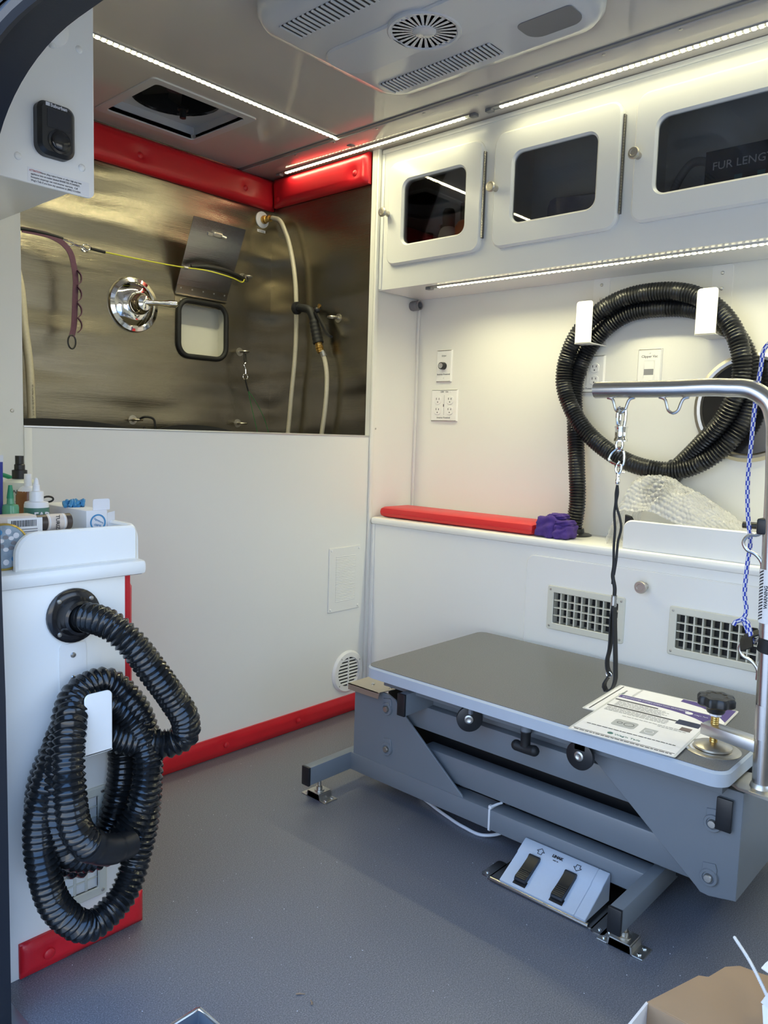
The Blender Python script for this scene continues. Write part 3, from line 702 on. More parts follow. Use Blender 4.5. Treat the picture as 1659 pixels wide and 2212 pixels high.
# bubble wrap
from mathutils import noise as mn
b = NB(); nu, nv = 250, 120; G = []
def bw(u, v):
    y = .998-.36*u; x0 = 2.058+.012*sin(9*u); x1 = 2.25
    hgt = .185*min(1, (u/.13))**.6*(1-.74*max(0, (u-.40)/.60)**1.2)*(1 if u < .96 else (1-u)/.04*.9+.1)
    prof = sin(pi*min(1, v*.60+.14))**.75
    z = .709+max(.0, hgt*prof); x = x0+(x1-x0)*(v**1.15)
    p = Vector((x, y, z)); q = Vector((u*4.2, v*2.4, 1.7)); k = min(1, u*10)*min(1, (1-u)*10)
    f = 1-abs(mn.noise(q))*2; g = 1-abs(mn.noise(q*2.3+Vector((3, 1, 0))))*2
    return p+Vector((-.012*(f*.6+g*.4)*k, .006*g*k, (.016*(f-.5)+.008*g)*k*prof))
for i in range(nu+1):
    row = []
    for j in range(nv+1):
        u, v = i/nu, j/nv; p = bw(u, v)
        q = bw(min(1, u+.004), v)-bw(max(0, u-.004), v); r_ = bw(u, min(1, v+.008))-bw(u, max(0, v-.008)); n = r_.cross(q)
        n = n.normalized() if n.length > 1e-9 else Vector((-1, 0, 0))
        if n.x > 0 and n.z < 0: n = -n
        gu, gv = u*30, v*20; iu = round(gv); fu = gu+(.5 if iu % 2 else 0); dx = fu-round(fu); dv = gv-iu; rr_ = sqrt(dx*dx+dv*dv)
        row.append(b.verts.new(p+n*(.0040*max(0, 1-(rr_/.47)**2)**.5)))
    G.append(row)
for i in range(nu):
    for j in range(nv): b.faces.new([G[i][j], G[i+1][j], G[i+1][j+1], G[i][j+1]])
tag(obj('bubble_wrap', b, 'bubble', loc=(2.15, .8, .705), sharp=180), 'crumpled clear bubble wrap lying behind the white curb', 'packaging')
b = NB(); prism(b, [(0, 0), (.055, 0), (.055, .004), (.016, .058), (0, .062)], Fr((2.075, .955, .734), FX), -.012, 0, .002)
box(b, 2.075, 2.087, .90, .955, .705, .738); tag(obj('tool_handle', b, 'black_plastic', loc=(2.08, .94, .706)), 'pointed black plastic piece poking out left of the bubble wrap', 'tool')
b = NB(); tube(b, [(2.07, .635, .800), (2.07, .40, .802)], .0085, 10, smooth=False); box(b, 2.06, 2.08, .42, .44, .706, .795, .002); box(b, 2.06, 2.08, .50, .52, .706, .795, .002); tag(obj('black_rod', b, 'black_plastic', loc=(2.07, .52, .79)), 'black rod lying above the white curb at the right edge', 'rod')

# ================================================================== AIR CONDITIONER ON THE CEILING
ac = thing('air_conditioner', 'wide pale ceiling air conditioner cover with slotted grilles and a round vent', 'air conditioner', (1.43, 1.2, ZC))
b = NB(); T = [(0, 0, 0), (.028, .004, 0), (.046, .020, 0), (.052, .045, 0)]
outl = rr(1.165, 1.70, -1.545, -.865, .085, 8); prev = None
for d, ins, _ in T:
    l = offs(outl, ins) if ins else outl
    if area(l) < 0: l = l[::-1]
    rg = [b.verts.new((x, -v, ZC-d)) for x, v in l]
    if prev:
        for i in range(len(rg)): b.faces.new([prev[i], prev[(i+1) % len(rg)], rg[(i+1) % len(rg)], rg[i]])
    prev = rg
b.faces.new(prev); obj('cover', b, 'shroud', ac, 50)
ZA = ZC-.052
def slots(x0, x1, ys, parent, lens=None):
    b = NB(); prism(b, rr(x0-.002, x1+.002, -ys[0]-.004, -ys[-1]+.004, .01), fd(ZA), .0, .0012); g = obj('grille_shade', b, 'black', parent)  # black strip puts the shade inside the slots into colour
    y0 = None; st = abs(ys[1]-ys[0])
    for i, y in enumerate(ys):
        k = lens(i) if lens else 0
        if y0 is None or k:
            b = NB(); prism(b, rr(x0-.004+k, x1+.004, -y-st*.24, -y+st*.24, st*.15, 2), fd(ZA), .0005, .0042, .001); o = obj('slat', b, 'shroud', g)
            if y0 is None: y0 = y; o0 = o
        else: again(o0, (0, y-y0, 0), g)
slots(1.575, 1.632, [1.482-.0124*i for i in range(29)], ac)
slots(1.215, 1.275, [1.462-.0155*i for i in range(28)], ac)
b = NB(); prism(b, [circ(1.43, -1.212, .086, 40), circ(1.43, -1.212, .074, 40)], fd(ZA), 0, .009, .003); obj('vent_ring', b, 'shroud', ac)
b = NB(); prism(b, circ(1.43, -1.212, .075, 40), fd(ZA), 0, .0012); vb_ = obj('vent_shade', b, 'black', ac)  # black disc stands for the shade between the spokes
for k in range(26):
    a = 2*pi*k/26; b = NB(); prism(b, [(.024, -.0016), (.077, -.0052), (.077, .0052), (.024, .0016)], Fr((1.43, 1.212, ZA), (Vector((cos(a), sin(a), 0)), Vector((sin(a), -cos(a), 0)))), .001, .006, .0008); obj('spoke', b, 'shroud', vb_)
b = NB(); lathe(b, [(.028, 0), (.028, .006), (.024, .009), (0, .010)], (1.43, 1.212, ZA), (0, 0, -1), 28); obj('vent_hub', b, 'shroud', vb_)
b = NB(); prism(b, rr(1.545, 1.625, -1.045, -.905, (.02, .035, .035, .01)), fd(ZA), 0, .0015, .0005); obj('recess_shade', b, 'shroud_shaded', ac)  # thin flat patch; its dark colour stands for the shade of a recess
b = NB(); prism(b, rr(1.36, 1.50, -1.50, -.90, .06, 8), fd(ZA), 0, .006, .004); obj('raised_band', b, 'shroud', ac)

# ================================================================== LEFT STORAGE UNIT BY THE DOOR
YU = 1.345
su = thing('storage_unit', 'white storage unit with red padded edges beside the door, a black hose on its end', 'cabinet', (.66, 1.6, 0))
b = NB(); box(b, .497, .757, YU, YP-.001, 0, .716, .002); obj('body', b, 'cab_white', su)


b = NB(); box(b, .500, .797, YU-.013, YP-.001, .716, .745, .009); obj('countertop', b, 'cab_white', su)
b = NB(); prism(b, rr(.553, .782, .7445, .812, (0, 0, .012, .04), 8), fy(YU+.012), 0, .013, .004); obj('end_rail', b, 'cab_white', su)
b = NB(); prism(b, rr(-1.88, -(YU+.006), .7445, .812, (0, 0, .03, .01), 8), fx(.7875), 0, .013, .004); obj('side_rail', b, 'cab_white', su)
pad('side_pad', Fr((.757, 0, 0), (Vector((0, 1, 0)), Vector((0, 0, 1)))), YU+.006, YP-.003, .069, .7145, .030, 'red_vinyl', buttons=((1.42, .643), (1.75, .643)), parent=su, nu=24, nv=24)
pad('kick_pad', fy(YU), .546, .790, .003, .068, .013, 'red_vinyl', buttons=((.597, .030),), br=.011, parent=su, nu=36, nv=10, r=.006)
fv = vent('large cream air vent behind the hose on the left storage unit', Fr((.588, YU, .096), FY), .126, .219, 4, 9, rim=.018, depth=.0015, vb=.005)
# hose bracket on the unit
hook('white hose bracket screwed to the end of the left storage unit', Fr((.626, YU, 0), FY), .051, .534, .423, .5, .096, 'hose bracket', .603)
FU = fy(YU)
hp = [(.653, 1.334, .655), (.664, 1.30, .656), (.680, 1.262, .648), (.705, 1.235, .617), (.742, 1.222, .560), (.780, 1.215, .500), (.806, 1.214, .452), (.808, 1.220, .421), (.790, 1.236, .407), (.755, 1.256, .411), (.712, 1.272, .424), (.665, 1.286, .446),
      (.615, 1.302, .440), (.583, 1.312, .380), (.578, 1.315, .300), (.600, 1.312, .235), (.640, 1.305, .200), (.690, 1.308, .225), (.722, 1.310, .300), (.730, 1.310, .390), (.715, 1.312, .460), (.675, 1.316, .486), (.625, 1.305, .470),
      (.575, 1.262, .420), (.548, 1.252, .345), (.548, 1.246, .260), (.575, 1.238, .165), (.625, 1.234, .118), (.685, 1.238, .140), (.728, 1.248, .215), (.752, 1.256, .320), (.757, 1.268, .410), (.735, 1.282, .485), (.690, 1.302, .532), (.640, 1.298, .525),
      (.590, 1.254, .455), (.572, 1.240, .380), (.578, 1.244, .300), (.610, 1.256, .246), (.660, 1.256, .232), (.712, 1.252, .262), (.742, 1.244, .335), (.745, 1.256, .410), (.718, 1.282, .470), (.680, 1.290, .500), (.632, 1.284, .512), (.592, 1.236, .470), (.578, 1.206, .385), (.588, 1.204, .320), (.618, 1.208, .278)]
dh = hose('dryer_hose', 'thick glossy black ribbed hose looped on the end of the left storage unit', hp, .0112, .0225, .0278, 'hose_black', 18)
b = NB(); lathe(b, [(.050, 0), (.050, .006), (.044, .009), (.036, .010), (.032, .016), (.031, .034), (.026, .036), (.026, .02)], (.653, YU, .655), (0, -1, 0), 36); fl = obj('wall_flange', b, 'black_gloss', dh)
for a in (.75, 2.35, 3.95, 5.5): screw(FU, .653+.042*cos(a), .655+.042*sin(a), .0045, fl, d=.0085)
b = NB(); tube(b, [(.608, 1.206, .288), (.635, 1.211, .266), (.672, 1.222, .250), (.700, 1.232, .244)], lambda s: .0285 if s < .014 else (.0265 if s < .07 else .025), 20); obj('hose_cuff', b, 'black_plastic', dh)

# ---- toiletries in the tray on the unit
ZT = .745
# blue squeeze tube standing on its cap at the left edge
def crimp_tube(name, label, x, y, z, h, rw, m, cap_m, capn):
    t = thing(name, label, 'tube', (x, y, z)); b = NB(); rings = []
    for k in range(9):
        s = k/8; a = rw; bb = rw*.62*(1-s)+.0012
        rings.append([b.verts.new((x+a*cos(2*pi*i/20)*(1+.08*s), y+bb*sin(2*pi*i/20), z+.02+s*(h-.02))) for i in range(20)])
    for p, q in zip(rings[:-1], rings[1:]):
        for i in range(20): b.faces.new([p[i], p[(i+1) % 20], q[(i+1) % 20], q[i]])
    b.faces.new(rings[0]); b.faces.new(rings[-1]); obj('body', b, m, t)
    b = NB(); prism(b, rr(x-rw*1.1, x+rw*1.1, z+h-.0005, z+h+.012), fy(y+.0015), 0, .003); obj('crimp', b, 'card_white', t)
    b = NB(); lathe(b, [(rw*.8, 0), (rw*.8, .021), (0, .021)], (x, y, z), (0, 0, 1), 20); obj('cap', b, cap_m, t); return t
crimp_tube('squeeze_tube', 'blue squeeze tube standing at the far left of the tray', .560, 1.47, ZT, .184, .022, 'blue_tube', 'bottle_white', 0)
# spray bottle
sb = bottle('spray_bottle', 'milky white spray bottle with a black pump top', 'bottle', .693, 1.66, ZT, [(.033, 0), (.036, .006), (.036, .122), (.034, .132), (.027, .137), (.016, .139)], 'bottle_milky', [(.0150, .137), (.0150, .157), (.0105, .158), (.0105, .168), (.0085, .170), (.0085, .187), (0, .187)], sx=1., sy=1.)
Fb = Fr((.693+.0366*sin(-.55), 1.66-.0366*cos(-.55), ZT), (Vector((cos(-.55), sin(-.55), 0)), Vector((0, 0, 1))))
text('Wet', Fb, -.011, .108, .013, 'ink', sb, .001, ang=.12)
for i, w_ in enumerate((.022, .016)): quad(Fb, -.004, -.004+w_, .092-.007*i, .0945-.007*i, 'ink_gray', sb, 'print', .001)
quad(Fb, -.006, .018, .070, .0745, 'ink', sb, 'print', .001)
# brown bottle with white cap
bb_ = bottle('flea_drops_bottle', 'brown labelled bottle with a white screw cap between the spray bottle and the ear bottle', 'bottle', .667, 1.56, ZT, [(.022, 0), (.0235, .004), (.0225, .112), (.0185, .122), (.0145, .128), (.010, .131)], 'bottle_white', [(.0066, .129), (.0074, .130), (.0068, .155), (0, .155)], 'bottle_white')
b = NB(); lathe(b, [(.0239, .010), (.0229, .112), (.0190, .121)], (.667, 1.56, ZT), (0, 0, 1), 24); lab = obj('label', b, 'amber', bb_)
Fb = Fr((.667, 1.56-.0243, ZT), FY)
for i, (u0, w_) in enumerate(((-.014, .022), (-.015, .026))): quad(Fb, u0, u0+w_, .094-.009*i, .0985-.009*i, 'label_orange', bb_, 'print', .0005)
for i in range(2): quad(Fb, -.014, .010, .080-.006*i, .0825-.006*i, 'beige_label', bb_, 'print', .0005)
b = NB(); prism(b, circ(-.006, .048, .017, 24), Fb, 0, .0012); obj('badge', b, 'ink_white', bb_)
b = NB(); prism(b, circ(-.004, .048, .011, 24), Fb, 0, .0016); obj('badge', b, 'label_blue', bb_)
# ear cleaner
eb = bottle('ear_cleaner_bottle', 'white ear cleaner bottle with a pointed nozzle cap and dark green label', 'bottle', .642, 1.465, ZT, [(.0205, 0), (.022, .004), (.022, .103), (.0205, .108), (.0135, .110)], 'bottle_white', [(.0130, .1095), (.0127, .126), (.0122, .128), (.0072, .129), (.0062, .140), (.0048, .141), (.0040, .149), (.0022, .153), (0, .154)], 'bottle_white')
b = NB(); lathe(b, [(.0224, .02), (.0224, .098)], (.642, 1.465, ZT), (0, 0, 1), 28); obj('label', b, 'label_green', eb)
text('EAR', Fr((.642, 1.465-.0229, ZT), FY), 0, .0785, .0170, 'ink_white', eb, .0006, align='CENTER', bold=.0006)
# green dropper bottle
gb = bottle('green_bottle', 'small green glue bottle with a tall tapered green cap', 'bottle', .584, 1.44, ZT, [(.0135, 0), (.0142, .004), (.0142, .102), (.013, .107), (.0065, .109), (.0055, .120)], 'green_clear', [(.0064, .119), (.0032, .143), (0, .143)], 'green_cap')
b = NB(); lathe(b, [(.0145, .004), (.0145, .084)], (.584, 1.44, ZT), (0, 0, 1), 24); obj('label', b, 'green_cap', gb)
# a green stick behind the nozzle bottle
b = NB(); tube(b, [(.62, 1.80, .886), (.70, 1.80, .887), (.748, 1.80, .868), (.754, 1.80, .864)], .005, 8); box(b, .60, .64, 1.79, 1.81, .745, .892, .003); tag(obj('comb_handle', b, 'green_cap', loc=(.65, 1.8, .745)), 'green plastic handle behind the white spray bottle', 'comb')
# moisturizer tube lying along X, on a clear box lid
mt = thing('moisturizer_tube', 'dark brown and cream tube lying along the front of the tray', 'tube', (.65, 1.41, .81))
def lay(x0, x1, r, y, z, m, nm, cap=False): b = NB(); lathe(b, [(0, 0), (r, .0), (r, x1-x0), (0, x1-x0)], (x0, y, z), (1, 0, 0), 24); return obj(nm, b, m, mt)
lay(.612, .680, .0150, 1.412, .8195, 'brown_tube', 'body'); lay(.634, .669, .0153, 1.412, .8195, 'beige_label', 'band')
lay(.6365, .6385, .0155, 1.412, .8195, 'ink_white', 'stripe'); lay(.6645, .6665, .0155, 1.412, .8195, 'ink_white', 'stripe')
Fm = Fr((.6515, 1.412-.0157, .8195), FY)
text('TURIZE', Fm, -.004, .0145, .0095, 'ink', mt, .0004, ang=-pi/2, bold=.0002)
# packet with barcode lying behind/left of it
pk = thing('bar_package', 'pale pink packet with a white barcode sticker lying left in the tray', 'package', (.59, 1.42, .80))
b = NB(); box(b, .535, .610, 1.385, 1.425, .803, .838, .006); obj('body', b, 'beige_label', pk)
Fp = Fr((.5555, 1.3845, .797), FY); quad(Fp, .0, .061, .004, .036, 'sticker', pk, 'sticker', .001)
rnd = random.Random(3); u = .006
while u < .05:
    w_ = rnd.choice((.0007, .0011, .0016)); quad(Fp, u, u+w_, .021, .0325, 'ink', pk, 'bar', .0016); u += w_+rnd.choice((.0007, .0012))
for i in range(3): quad(Fp, .010+.008*i, .052, .0155-.0045*i, .0172-.0045*i, 'ink_gray', pk, 'print', .0016)
# supports under the lying things: a clear shallow tray
b = NB(); box(b, .545, .715, 1.380, 1.430, .7455, .803, .004); tag(obj('shallow_box', b, 'laminate', loc=(.66, 1.42, .745)), 'clear plastic box under the lying brown tube', 'box')
# gloves box
gx = thing('soap_box', 'white carton with a round blue ring logo on its end lying in the tray', 'box', (.747, 1.53, .786))
b = NB(); box(b, -.022, .022, 0, .19, 0, .048, .001)
RB = Matrix.Translation((.747, 1.435, .786)) @ Matrix.Rotation(radians(1.5), 4, 'Z'); bmesh.ops.transform(b, matrix=RB, verts=list(b.verts)); obj('carton', b, 'card_white', gx)
Fg = Fr(RB @ Vector((-.022, -.0003, 0)), (RB.to_3x3() @ Vector((1, 0, 0)), Vector((0, 0, 1))))
b = NB(); prism(b, [circ(.024, .024, .0165, 32), circ(.024, .024, .0135, 32)], Fg, 0, .0006); obj('ring_print', b, 'label_blue', gx)
text('Signature', Fg, .0245, .026, .0058, 'label_blue', gx, .0007, align='CENTER', ang=-.5); text('care.', Fg, .0235, .0165, .0085, 'label_blue', gx, .0007, align='CENTER', ang=-.25)
Fs = Fr(RB @ Vector((-.0223, .10, 0)), (RB.to_3x3() @ Vector((0, -1, 0)), Vector((0, 0, 1))))
b = NB(); prism(b, rr(.004, .040, 0, .022, (0, 0, .004, .004)), Fr(RB @ Vector((-.010, 0.004, .048)), (RB.to_3x3() @ Vector((1, 0, 0)), Vector((0, 0, 1)))), -.0008, 0); obj('flap', b, 'card_white', gx)
b = NB(); prism(b, rr(0, .02, -.045, -.004), Fr(RB @ Vector((.0225, -.0002, .046)), (RB.to_3x3() @ Vector((.9, .25, .1)), Vector((0, 0, 1)))), -.0008, 0); obj('flap', b, 'card_white', gx)

b = NB()
for i in range(14): 
    x = .722+.034*(i/13); tube(b, [(x, 1.515+.008*sin(i*1.9), .8360), (x+.004, 1.52+.01*cos(i*1.3), .843+.004*sin(i*2.3)), (x+.01, 1.54, .8365)], .004, 6)
tag(obj('glove', b, 'label_blue', loc=(.74, 1.52, .836)), 'crumpled pale blue wrapper on top of the white carton', 'wrapper')
M['label_blue2'] = M['label_blue']
# scissors handle loop
b = NB(); tube(b, [(.752+.012*cos(a), 1.66, .838+.006*sin(a)) for a in [2*pi*i/14 for i in range(14)]], .0022, 8, True); tube(b, [(.742, 1.66, .836), (.725, 1.665, .832), (.715, 1.67, .826), (.715, 1.69, .75)], .0025, 8)
tag(obj('scissors', b, 'black_plastic', loc=(.68, 1.655, .745)), 'dark scissors with an oval handle behind the white carton', 'scissors')
# glass jar with gold rim
jr = thing('candle_tin', 'round blue flowered tin with a gold rim at the left of the tray', 'tin', (.563, 1.375, .785))
b = NB(); lathe(b, [(.0, 0), (.038, 0), (.038, .002), (.0, .002)], (.545, 1.3725, .7865), (0, -1, 0), 32); obj('lid', b, 'floral', jr)
b = NB(); lathe(b, [(.0385, .001), (.0385, -.006), (.041, -.006), (.041, .002), (.038, .0035), (.0375, .002)], (.545, 1.3725, .7865), (0, -1, 0), 36, caps=False); obj('rim', b, 'gold', jr)
b = NB(); lathe(b, [(.0, .0), (.0375, .0), (.0375, .012), (0, .012)], (.545, 1.374, .7865), (0, 1, 0), 32); obj('body', b, 'floral', jr)
Fj = Fr((.545, 1.3703, .7865), FY)
for k in range(7):
    a = 2*pi*k/7; b = NB(); prism(b, circ(.011*cos(a)+.004, .011*sin(a)+.006, .0048, 10, .0036), Fj, 0, .0008); obj('petal', b, 'bottle_white' if k % 2 else 'ink_gray', jr)
for k in range(11):
    a = 2*pi*k/11+.2; b = NB(); prism(b, circ(.027*cos(a), .027*sin(a), .0052, 10), Fj, 0, .0007); obj('flower', b, 'card_white' if k % 3 else 'label_blue', jr)

# ================================================================== OVERHEAD BOX WITH THERMOSTAT
ob = thing('overhead_box', 'white overhead box by the door with a black thermostat on its end panel', 'cabinet', (.6, 1.6, 1.42))
b = NB(); box(b, .497, .690, 1.352, YP-.001, 1.42, ZC-.001, .002); obj('body', b, 'cab_white', ob)
b = NB(); prism(b, rr(.497, .700, 1.399, ZC-.001, (0, .012, 0, 0)), fy(1.3515), 0, .0045, .001); pn = obj('end_panel', b, 'plate_white', ob)
FO = fy(1.347)
for u, v in ((.6735, 1.642), (.677, 1.447), (.5675, 1.437)):
    b = NB(); lathe(b, [(.0062, 0), (.0062, .001), (.0045, .0028), (0, .0036)], FO.p(u, v), FO.n, 18); obj('screw_cap', b, 'plate_white', pn)
b = NB(); lathe(b, [(.027, 0), (.026, .004), (.018, .009), (0, .0115)], FO.p(.628, 1.658), FO.n, 32); box(b, .622, .630, 1.340, 1.347, 1.626, 1.634, .002); obj('round_cover', b, 'plate_white', pn)
quad(FO, .583, .690, 1.4015, 1.4245, 'sticker', pn, 'sticker', .0004)
for i, (s, m_) in enumerate((('Never plug a space heater or other high amp item', 'ink'), ('appliance into an outlet labeled INVERTER POWERED.', 'ink'), ('Excessive amperage can void inverter warranty.  Call', 'ink'), ("Wag'n Tails if you have any questions at (800) 513-0304", 'ink'))):
    text(s, FO, .6045 if i == 0 else .588, 1.4185-.0052*i, .0044, m_, pn, .0007, sx=.80 if i == 0 else .86)
text('ATTENTION:', FO, .5855, 1.4185, .0044, 'ink_red', pn, .0007, sx=.8)
th = thing('thermostat', 'black wall thermostat with a dark screen and a round dial', 'thermostat', (.625, 1.347, 1.49))
b = NB(); prism(b, rr(.5935, .6575, 1.4475, 1.5335, (.018, .018, .014, .014), 8), FO, .0003, .020, .006); obj('body', b, 'black_plastic', th)
b = NB(); prism(b, rr(.608, .648, 1.491, 1.521, .002), FO, .0195, .0206); obj('screen', b, 'black_gloss', th)
b = NB(); lathe(b, [(.0195, .0195), (.0195, .0215), (.0155, .0220), (.0150, .0250), (.013, .0262), (0, .0262)], FO.p(.6285, 1.472), FO.n, 32); obj('dial', b, 'black_gloss', th)
text('Suburban', FO, .6135, 1.5245, .0075, 'ink_white', th, .0206, bold=.0002); quad(FO, .6055, .6125, 1.5245, 1.5300, 'ink_white', th, 'mark', .0205)

# ================================================================== WASH TUB FITTINGS
FB = fy(YT)
# shower valve
sv = thing('shower_valve', 'chrome shower valve with a lever handle on the steel wall', 'valve', (1.417, YT, 1.414))
o = (1.417, YT, 1.414)
b = NB(); lathe(b, [(.093, 0), (.093, .004), (.089, .010), (.076, .014), (.072, .012), (.060, .020), (.046, .026), (.034, .028)], o, (0, -1, 0), 64); obj('escutcheon', b, 'chrome', sv)
b = NB(); lathe(b, [(.035, .026), (.037, .034), (.036, .052), (.030, .060), (.026, .064), (.024, .076), (.012, .080), (0, .081)], o, (0, -1, 0), 40); obj('hub', b, 'chrome', sv)
b = NB(); tube(b, [(1.417, YT-.068, 1.416), (1.445, YT-.083, 1.417), (1.480, YT-.098, 1.419), (1.512, YT-.108, 1.421)], lambda s: .0135-.0050*sin(min(1, s/.09)*pi) if s < .09 else .0118, 14); ball(b, (1.512, YT-.108, 1.421), .0118, 14); obj('lever', b, 'chrome', sv)
b = NB(); prism(b, rr(-.010, .010, -.080, -.071, .003), Fr((1.417, YT-.0135, 1.414), FY), 0, .0012); obj('badge', b, 'nickel', sv)
# window
b = NB(); box(b, 1.58, 1.815, YT+.06, YT+.065, 1.23, 1.49); box(b, 1.58, 1.585, YT+.0105, YT+.06, 1.23, 1.49); box(b, 1.81, 1.815, YT+.0105, YT+.06, 1.23, 1.49); box(b, 1.58, 1.815, YT+.0105, YT+.06, 1.485, 1.49); box(b, 1.58, 1.815, YT+.0105, YT+.06, 1.23, 1.235)
wn = obj('hatch_opening', b, 'cream', loc=(1.7, YT, 1.36)); tag(wn, 'small rounded hatch opening with a black rubber rim in the steel wall', 'hatch')
b = NB(); tube(b, [FB.p(u, v, .004) for u, v in rr(1.594, 1.801, 1.262, 1.461, .045, 8)], .0095, 12, True, smooth=False); obj('rubber_rim', b, 'black_rubber', wn)
# hinged flap
fp = thing('hatch_door', 'tilted square steel flap hinged above the small hatch', 'door', (1.69, YT, 1.475))
up_ = Vector((0, 2.345-(YT-.004), 1.722-1.478)).normalized(); Ff = Fr((1.578, YT-.004, 1.479), (Vector((1, 0, 0)), up_))
b = NB(); prism(b, rr(.0, .222, .0, .272, .001), Ff, -.002, 0); pl = obj('plate', b, 'steel_dark', fp)
b = NB(); prism(b, rr(.001, .221, .004, .032), Ff, 0, .0015); prism(b, rr(1.579, 1.799, 1.4455, 1.4755), FB, 0, .0015)
for k in range(14): lathe(b, [(.0042, 0), (.0042, .0150)], (1.580+.0157*k, YT-.0045, 1.477), (1, 0, 0), 8)
hg = obj('hinge', b, 'steel', fp)
for k in range(4): screw(FB, 1.605+.056*k, 1.459, .0038, hg, d=.0015)
for k in range(5): screw(Ff, .018+.047*k, .022, .0030, hg, d=.0015)
b = NB(); prism(b, rr(.090, .128, .222, .238, .004), Ff, 0, .010, .002); tube(b, [Ff.p(.122, .230, .009), Ff.p(.138, .228, .016)], .006, 10); prism(b, rr(.070, .100, .222, .232, .002), Ff, 0, .004); obj('latch', b, 'nickel', pl)
# eye bolts
def eye(label, F, u, v, yaw=0.):
    t = thing('eye_bolt', label, 'hook', F.p(u, v), 'steel eye bolts in the tub')
    b = NB(); lathe(b, [(.016, 0), (.016, .0015), (.006, .002), (.0055, .014)], F.p(u, v), F.n, 18); obj('base', b, 'nickel', t)
    b = NB(); c = F.p(u, v, .030); dx = (F.u*cos(yaw)+F.v*sin(yaw)); tube(b, [c+(dx*cos(a)+F.n*sin(a))*.0165 for a in [2*pi*i/18 for i in range(18)]], .0036, 8, True, smooth=False); obj('eye_ring', b, 'nickel', t); return t
eye('steel eye bolt holding the black padded tether beside the flap', FB, 1.878, 1.582)
eye('steel eye bolt holding the green cord below the hatch', FB, 1.868, 1.300)
eye('bare steel eye bolt low in the corner of the tub wall', FB, 1.862, 1.026)
eye('steel eye bolt with a black loop at the middle of the tub lip', FB, 1.415, 1.024)
FI = fx(2.018)
eye('steel eye bolt on the narrow steel wall holding the spray gun', FI, -2.075, 1.418)
# tether
tt = thing('tether_cable', 'yellow coated tether cable with a black padded end across the steel wall', 'tether', (1.5, 2.40, 1.57))
b = NB(); tube(b, [(1.275, 2.405, 1.557), (1.40, 2.40, 1.556), (1.578, 2.395, 1.559), (1.64, 2.37, 1.558), (1.76, 2.36, 1.548), (1.815, 2.38, 1.546), (1.838, 2.40, 1.562), (1.848, 2.425, 1.577)], .0022, 8); obj('cable', b, 'rope_yellow', tt)
b = NB(); tube(b, [(1.60, 2.392, 1.566), (1.65, 2.375, 1.572), (1.74, 2.37, 1.570), (1.80, 2.385, 1.564), (1.842, 2.41, 1.565)], .0085, 12); obj('padded_sleeve', b, 'black_rubber', tt)
b = NB(); lathe(b, [(.0055, 0), (.0055, .018)], (1.572, 2.395, 1.5588), (1, 0, 0), 10); obj('crimp', b, 'alu', tt)
b = NB(); tube(b, [(1.237, 2.404, 1.5585), (1.285, 2.405, 1.5565)], .0048, 8); obj('end_sleeve', b, 'black_rubber', tt)
b = NB(); tube(b, [(1.222+.013*cos(a), 2.404, 1.5600+.0085*sin(a)) for a in [2*pi*i/14 for i in range(14)]], .0018, 8, True); obj('end_ring', b, 'chrome', tt)
b = NB(); tube(b, [(1.868+.010*cos(a), 2.43+.004*sin(a), 1.574+.013*sin(a)) for a in [2*pi*i/12 for i in range(12)]], .003, 8, True); obj('clip', b, 'black_plastic', tt)
# purple strap with loops
ps = thing('purple_strap', 'purple webbing strap with loops hanging from a snap hook in the tub', 'strap', (1.15, 2.40, 1.56))
sp = [(1.02, 2.402, 1.572), (1.06, 2.40, 1.572), (1.10, 2.395, 1.569), (1.135, 2.39, 1.556), (1.158, 2.385, 1.532), (1.170, 2.385, 1.495), (1.176, 2.385, 1.45), (1.174, 2.385, 1.40), (1.172, 2.385, 1.35), (1.168, 2.385, 1.30), (1.162, 2.385, 1.275)]
b = NB(); tube(b, sp, 0, 4, prof=[(-.0085, -.0015), (.0085, -.0015), (.0085, .0015), (-.0085, .0015)]); obj('webbing', b, 'purple_strap', ps)
for z in (1.455, 1.405, 1.355, 1.31):
    b = NB(); tube(b, [(1.178, 2.378, z+.024), (1.188, 2.375, z+.010), (1.188, 2.375, z-.010), (1.178, 2.378, z-.022)], 0, 4, prof=[(-.0012, -.0075), (.0012, -.0075), (.0012, .0075), (-.0012, .0075)]); obj('loop', b, 'purple_strap', ps)
b = NB(); tube(b, [(1.162+.0125*cos(a), 2.385, 1.258+.021*sin(a)) for a in [2*pi*i/16 for i in range(16)]], .0027, 8, True); obj('end_ring', b, 'black_plastic', ps)
b = NB(); tube(b, [(1.135, 2.392, 1.566), (1.162, 2.395, 1.564), (1.178, 2.397, 1.560), (1.166, 2.395, 1.552), (1.15, 2.392, 1.555)], .0026, 8); tube(b, [(1.174, 2.400, 1.560), (1.196, 2.402, 1.558), (1.212, 2.404, 1.556), (1.224, 2.404, 1.549), (1.214, 2.404, 1.545), (1.204, 2.403, 1.552)], .0030, 8); obj('snap_hook', b, 'chrome', ps)
b = NB(); tube(b, [(.84, 2.43, 1.585), (.93, 2.41, 1.58), (1.0, 2.402, 1.574), (1.06, 2.400, 1.575), (1.10, 2.396, 1.573), (1.14, 2.392, 1.568)], .0050, 8); obj('black_cord', b, 'black_rubber', ps)
eye('steel eye bolt at the left of the tub wall where the black cord starts', FB, .835, 1.585)
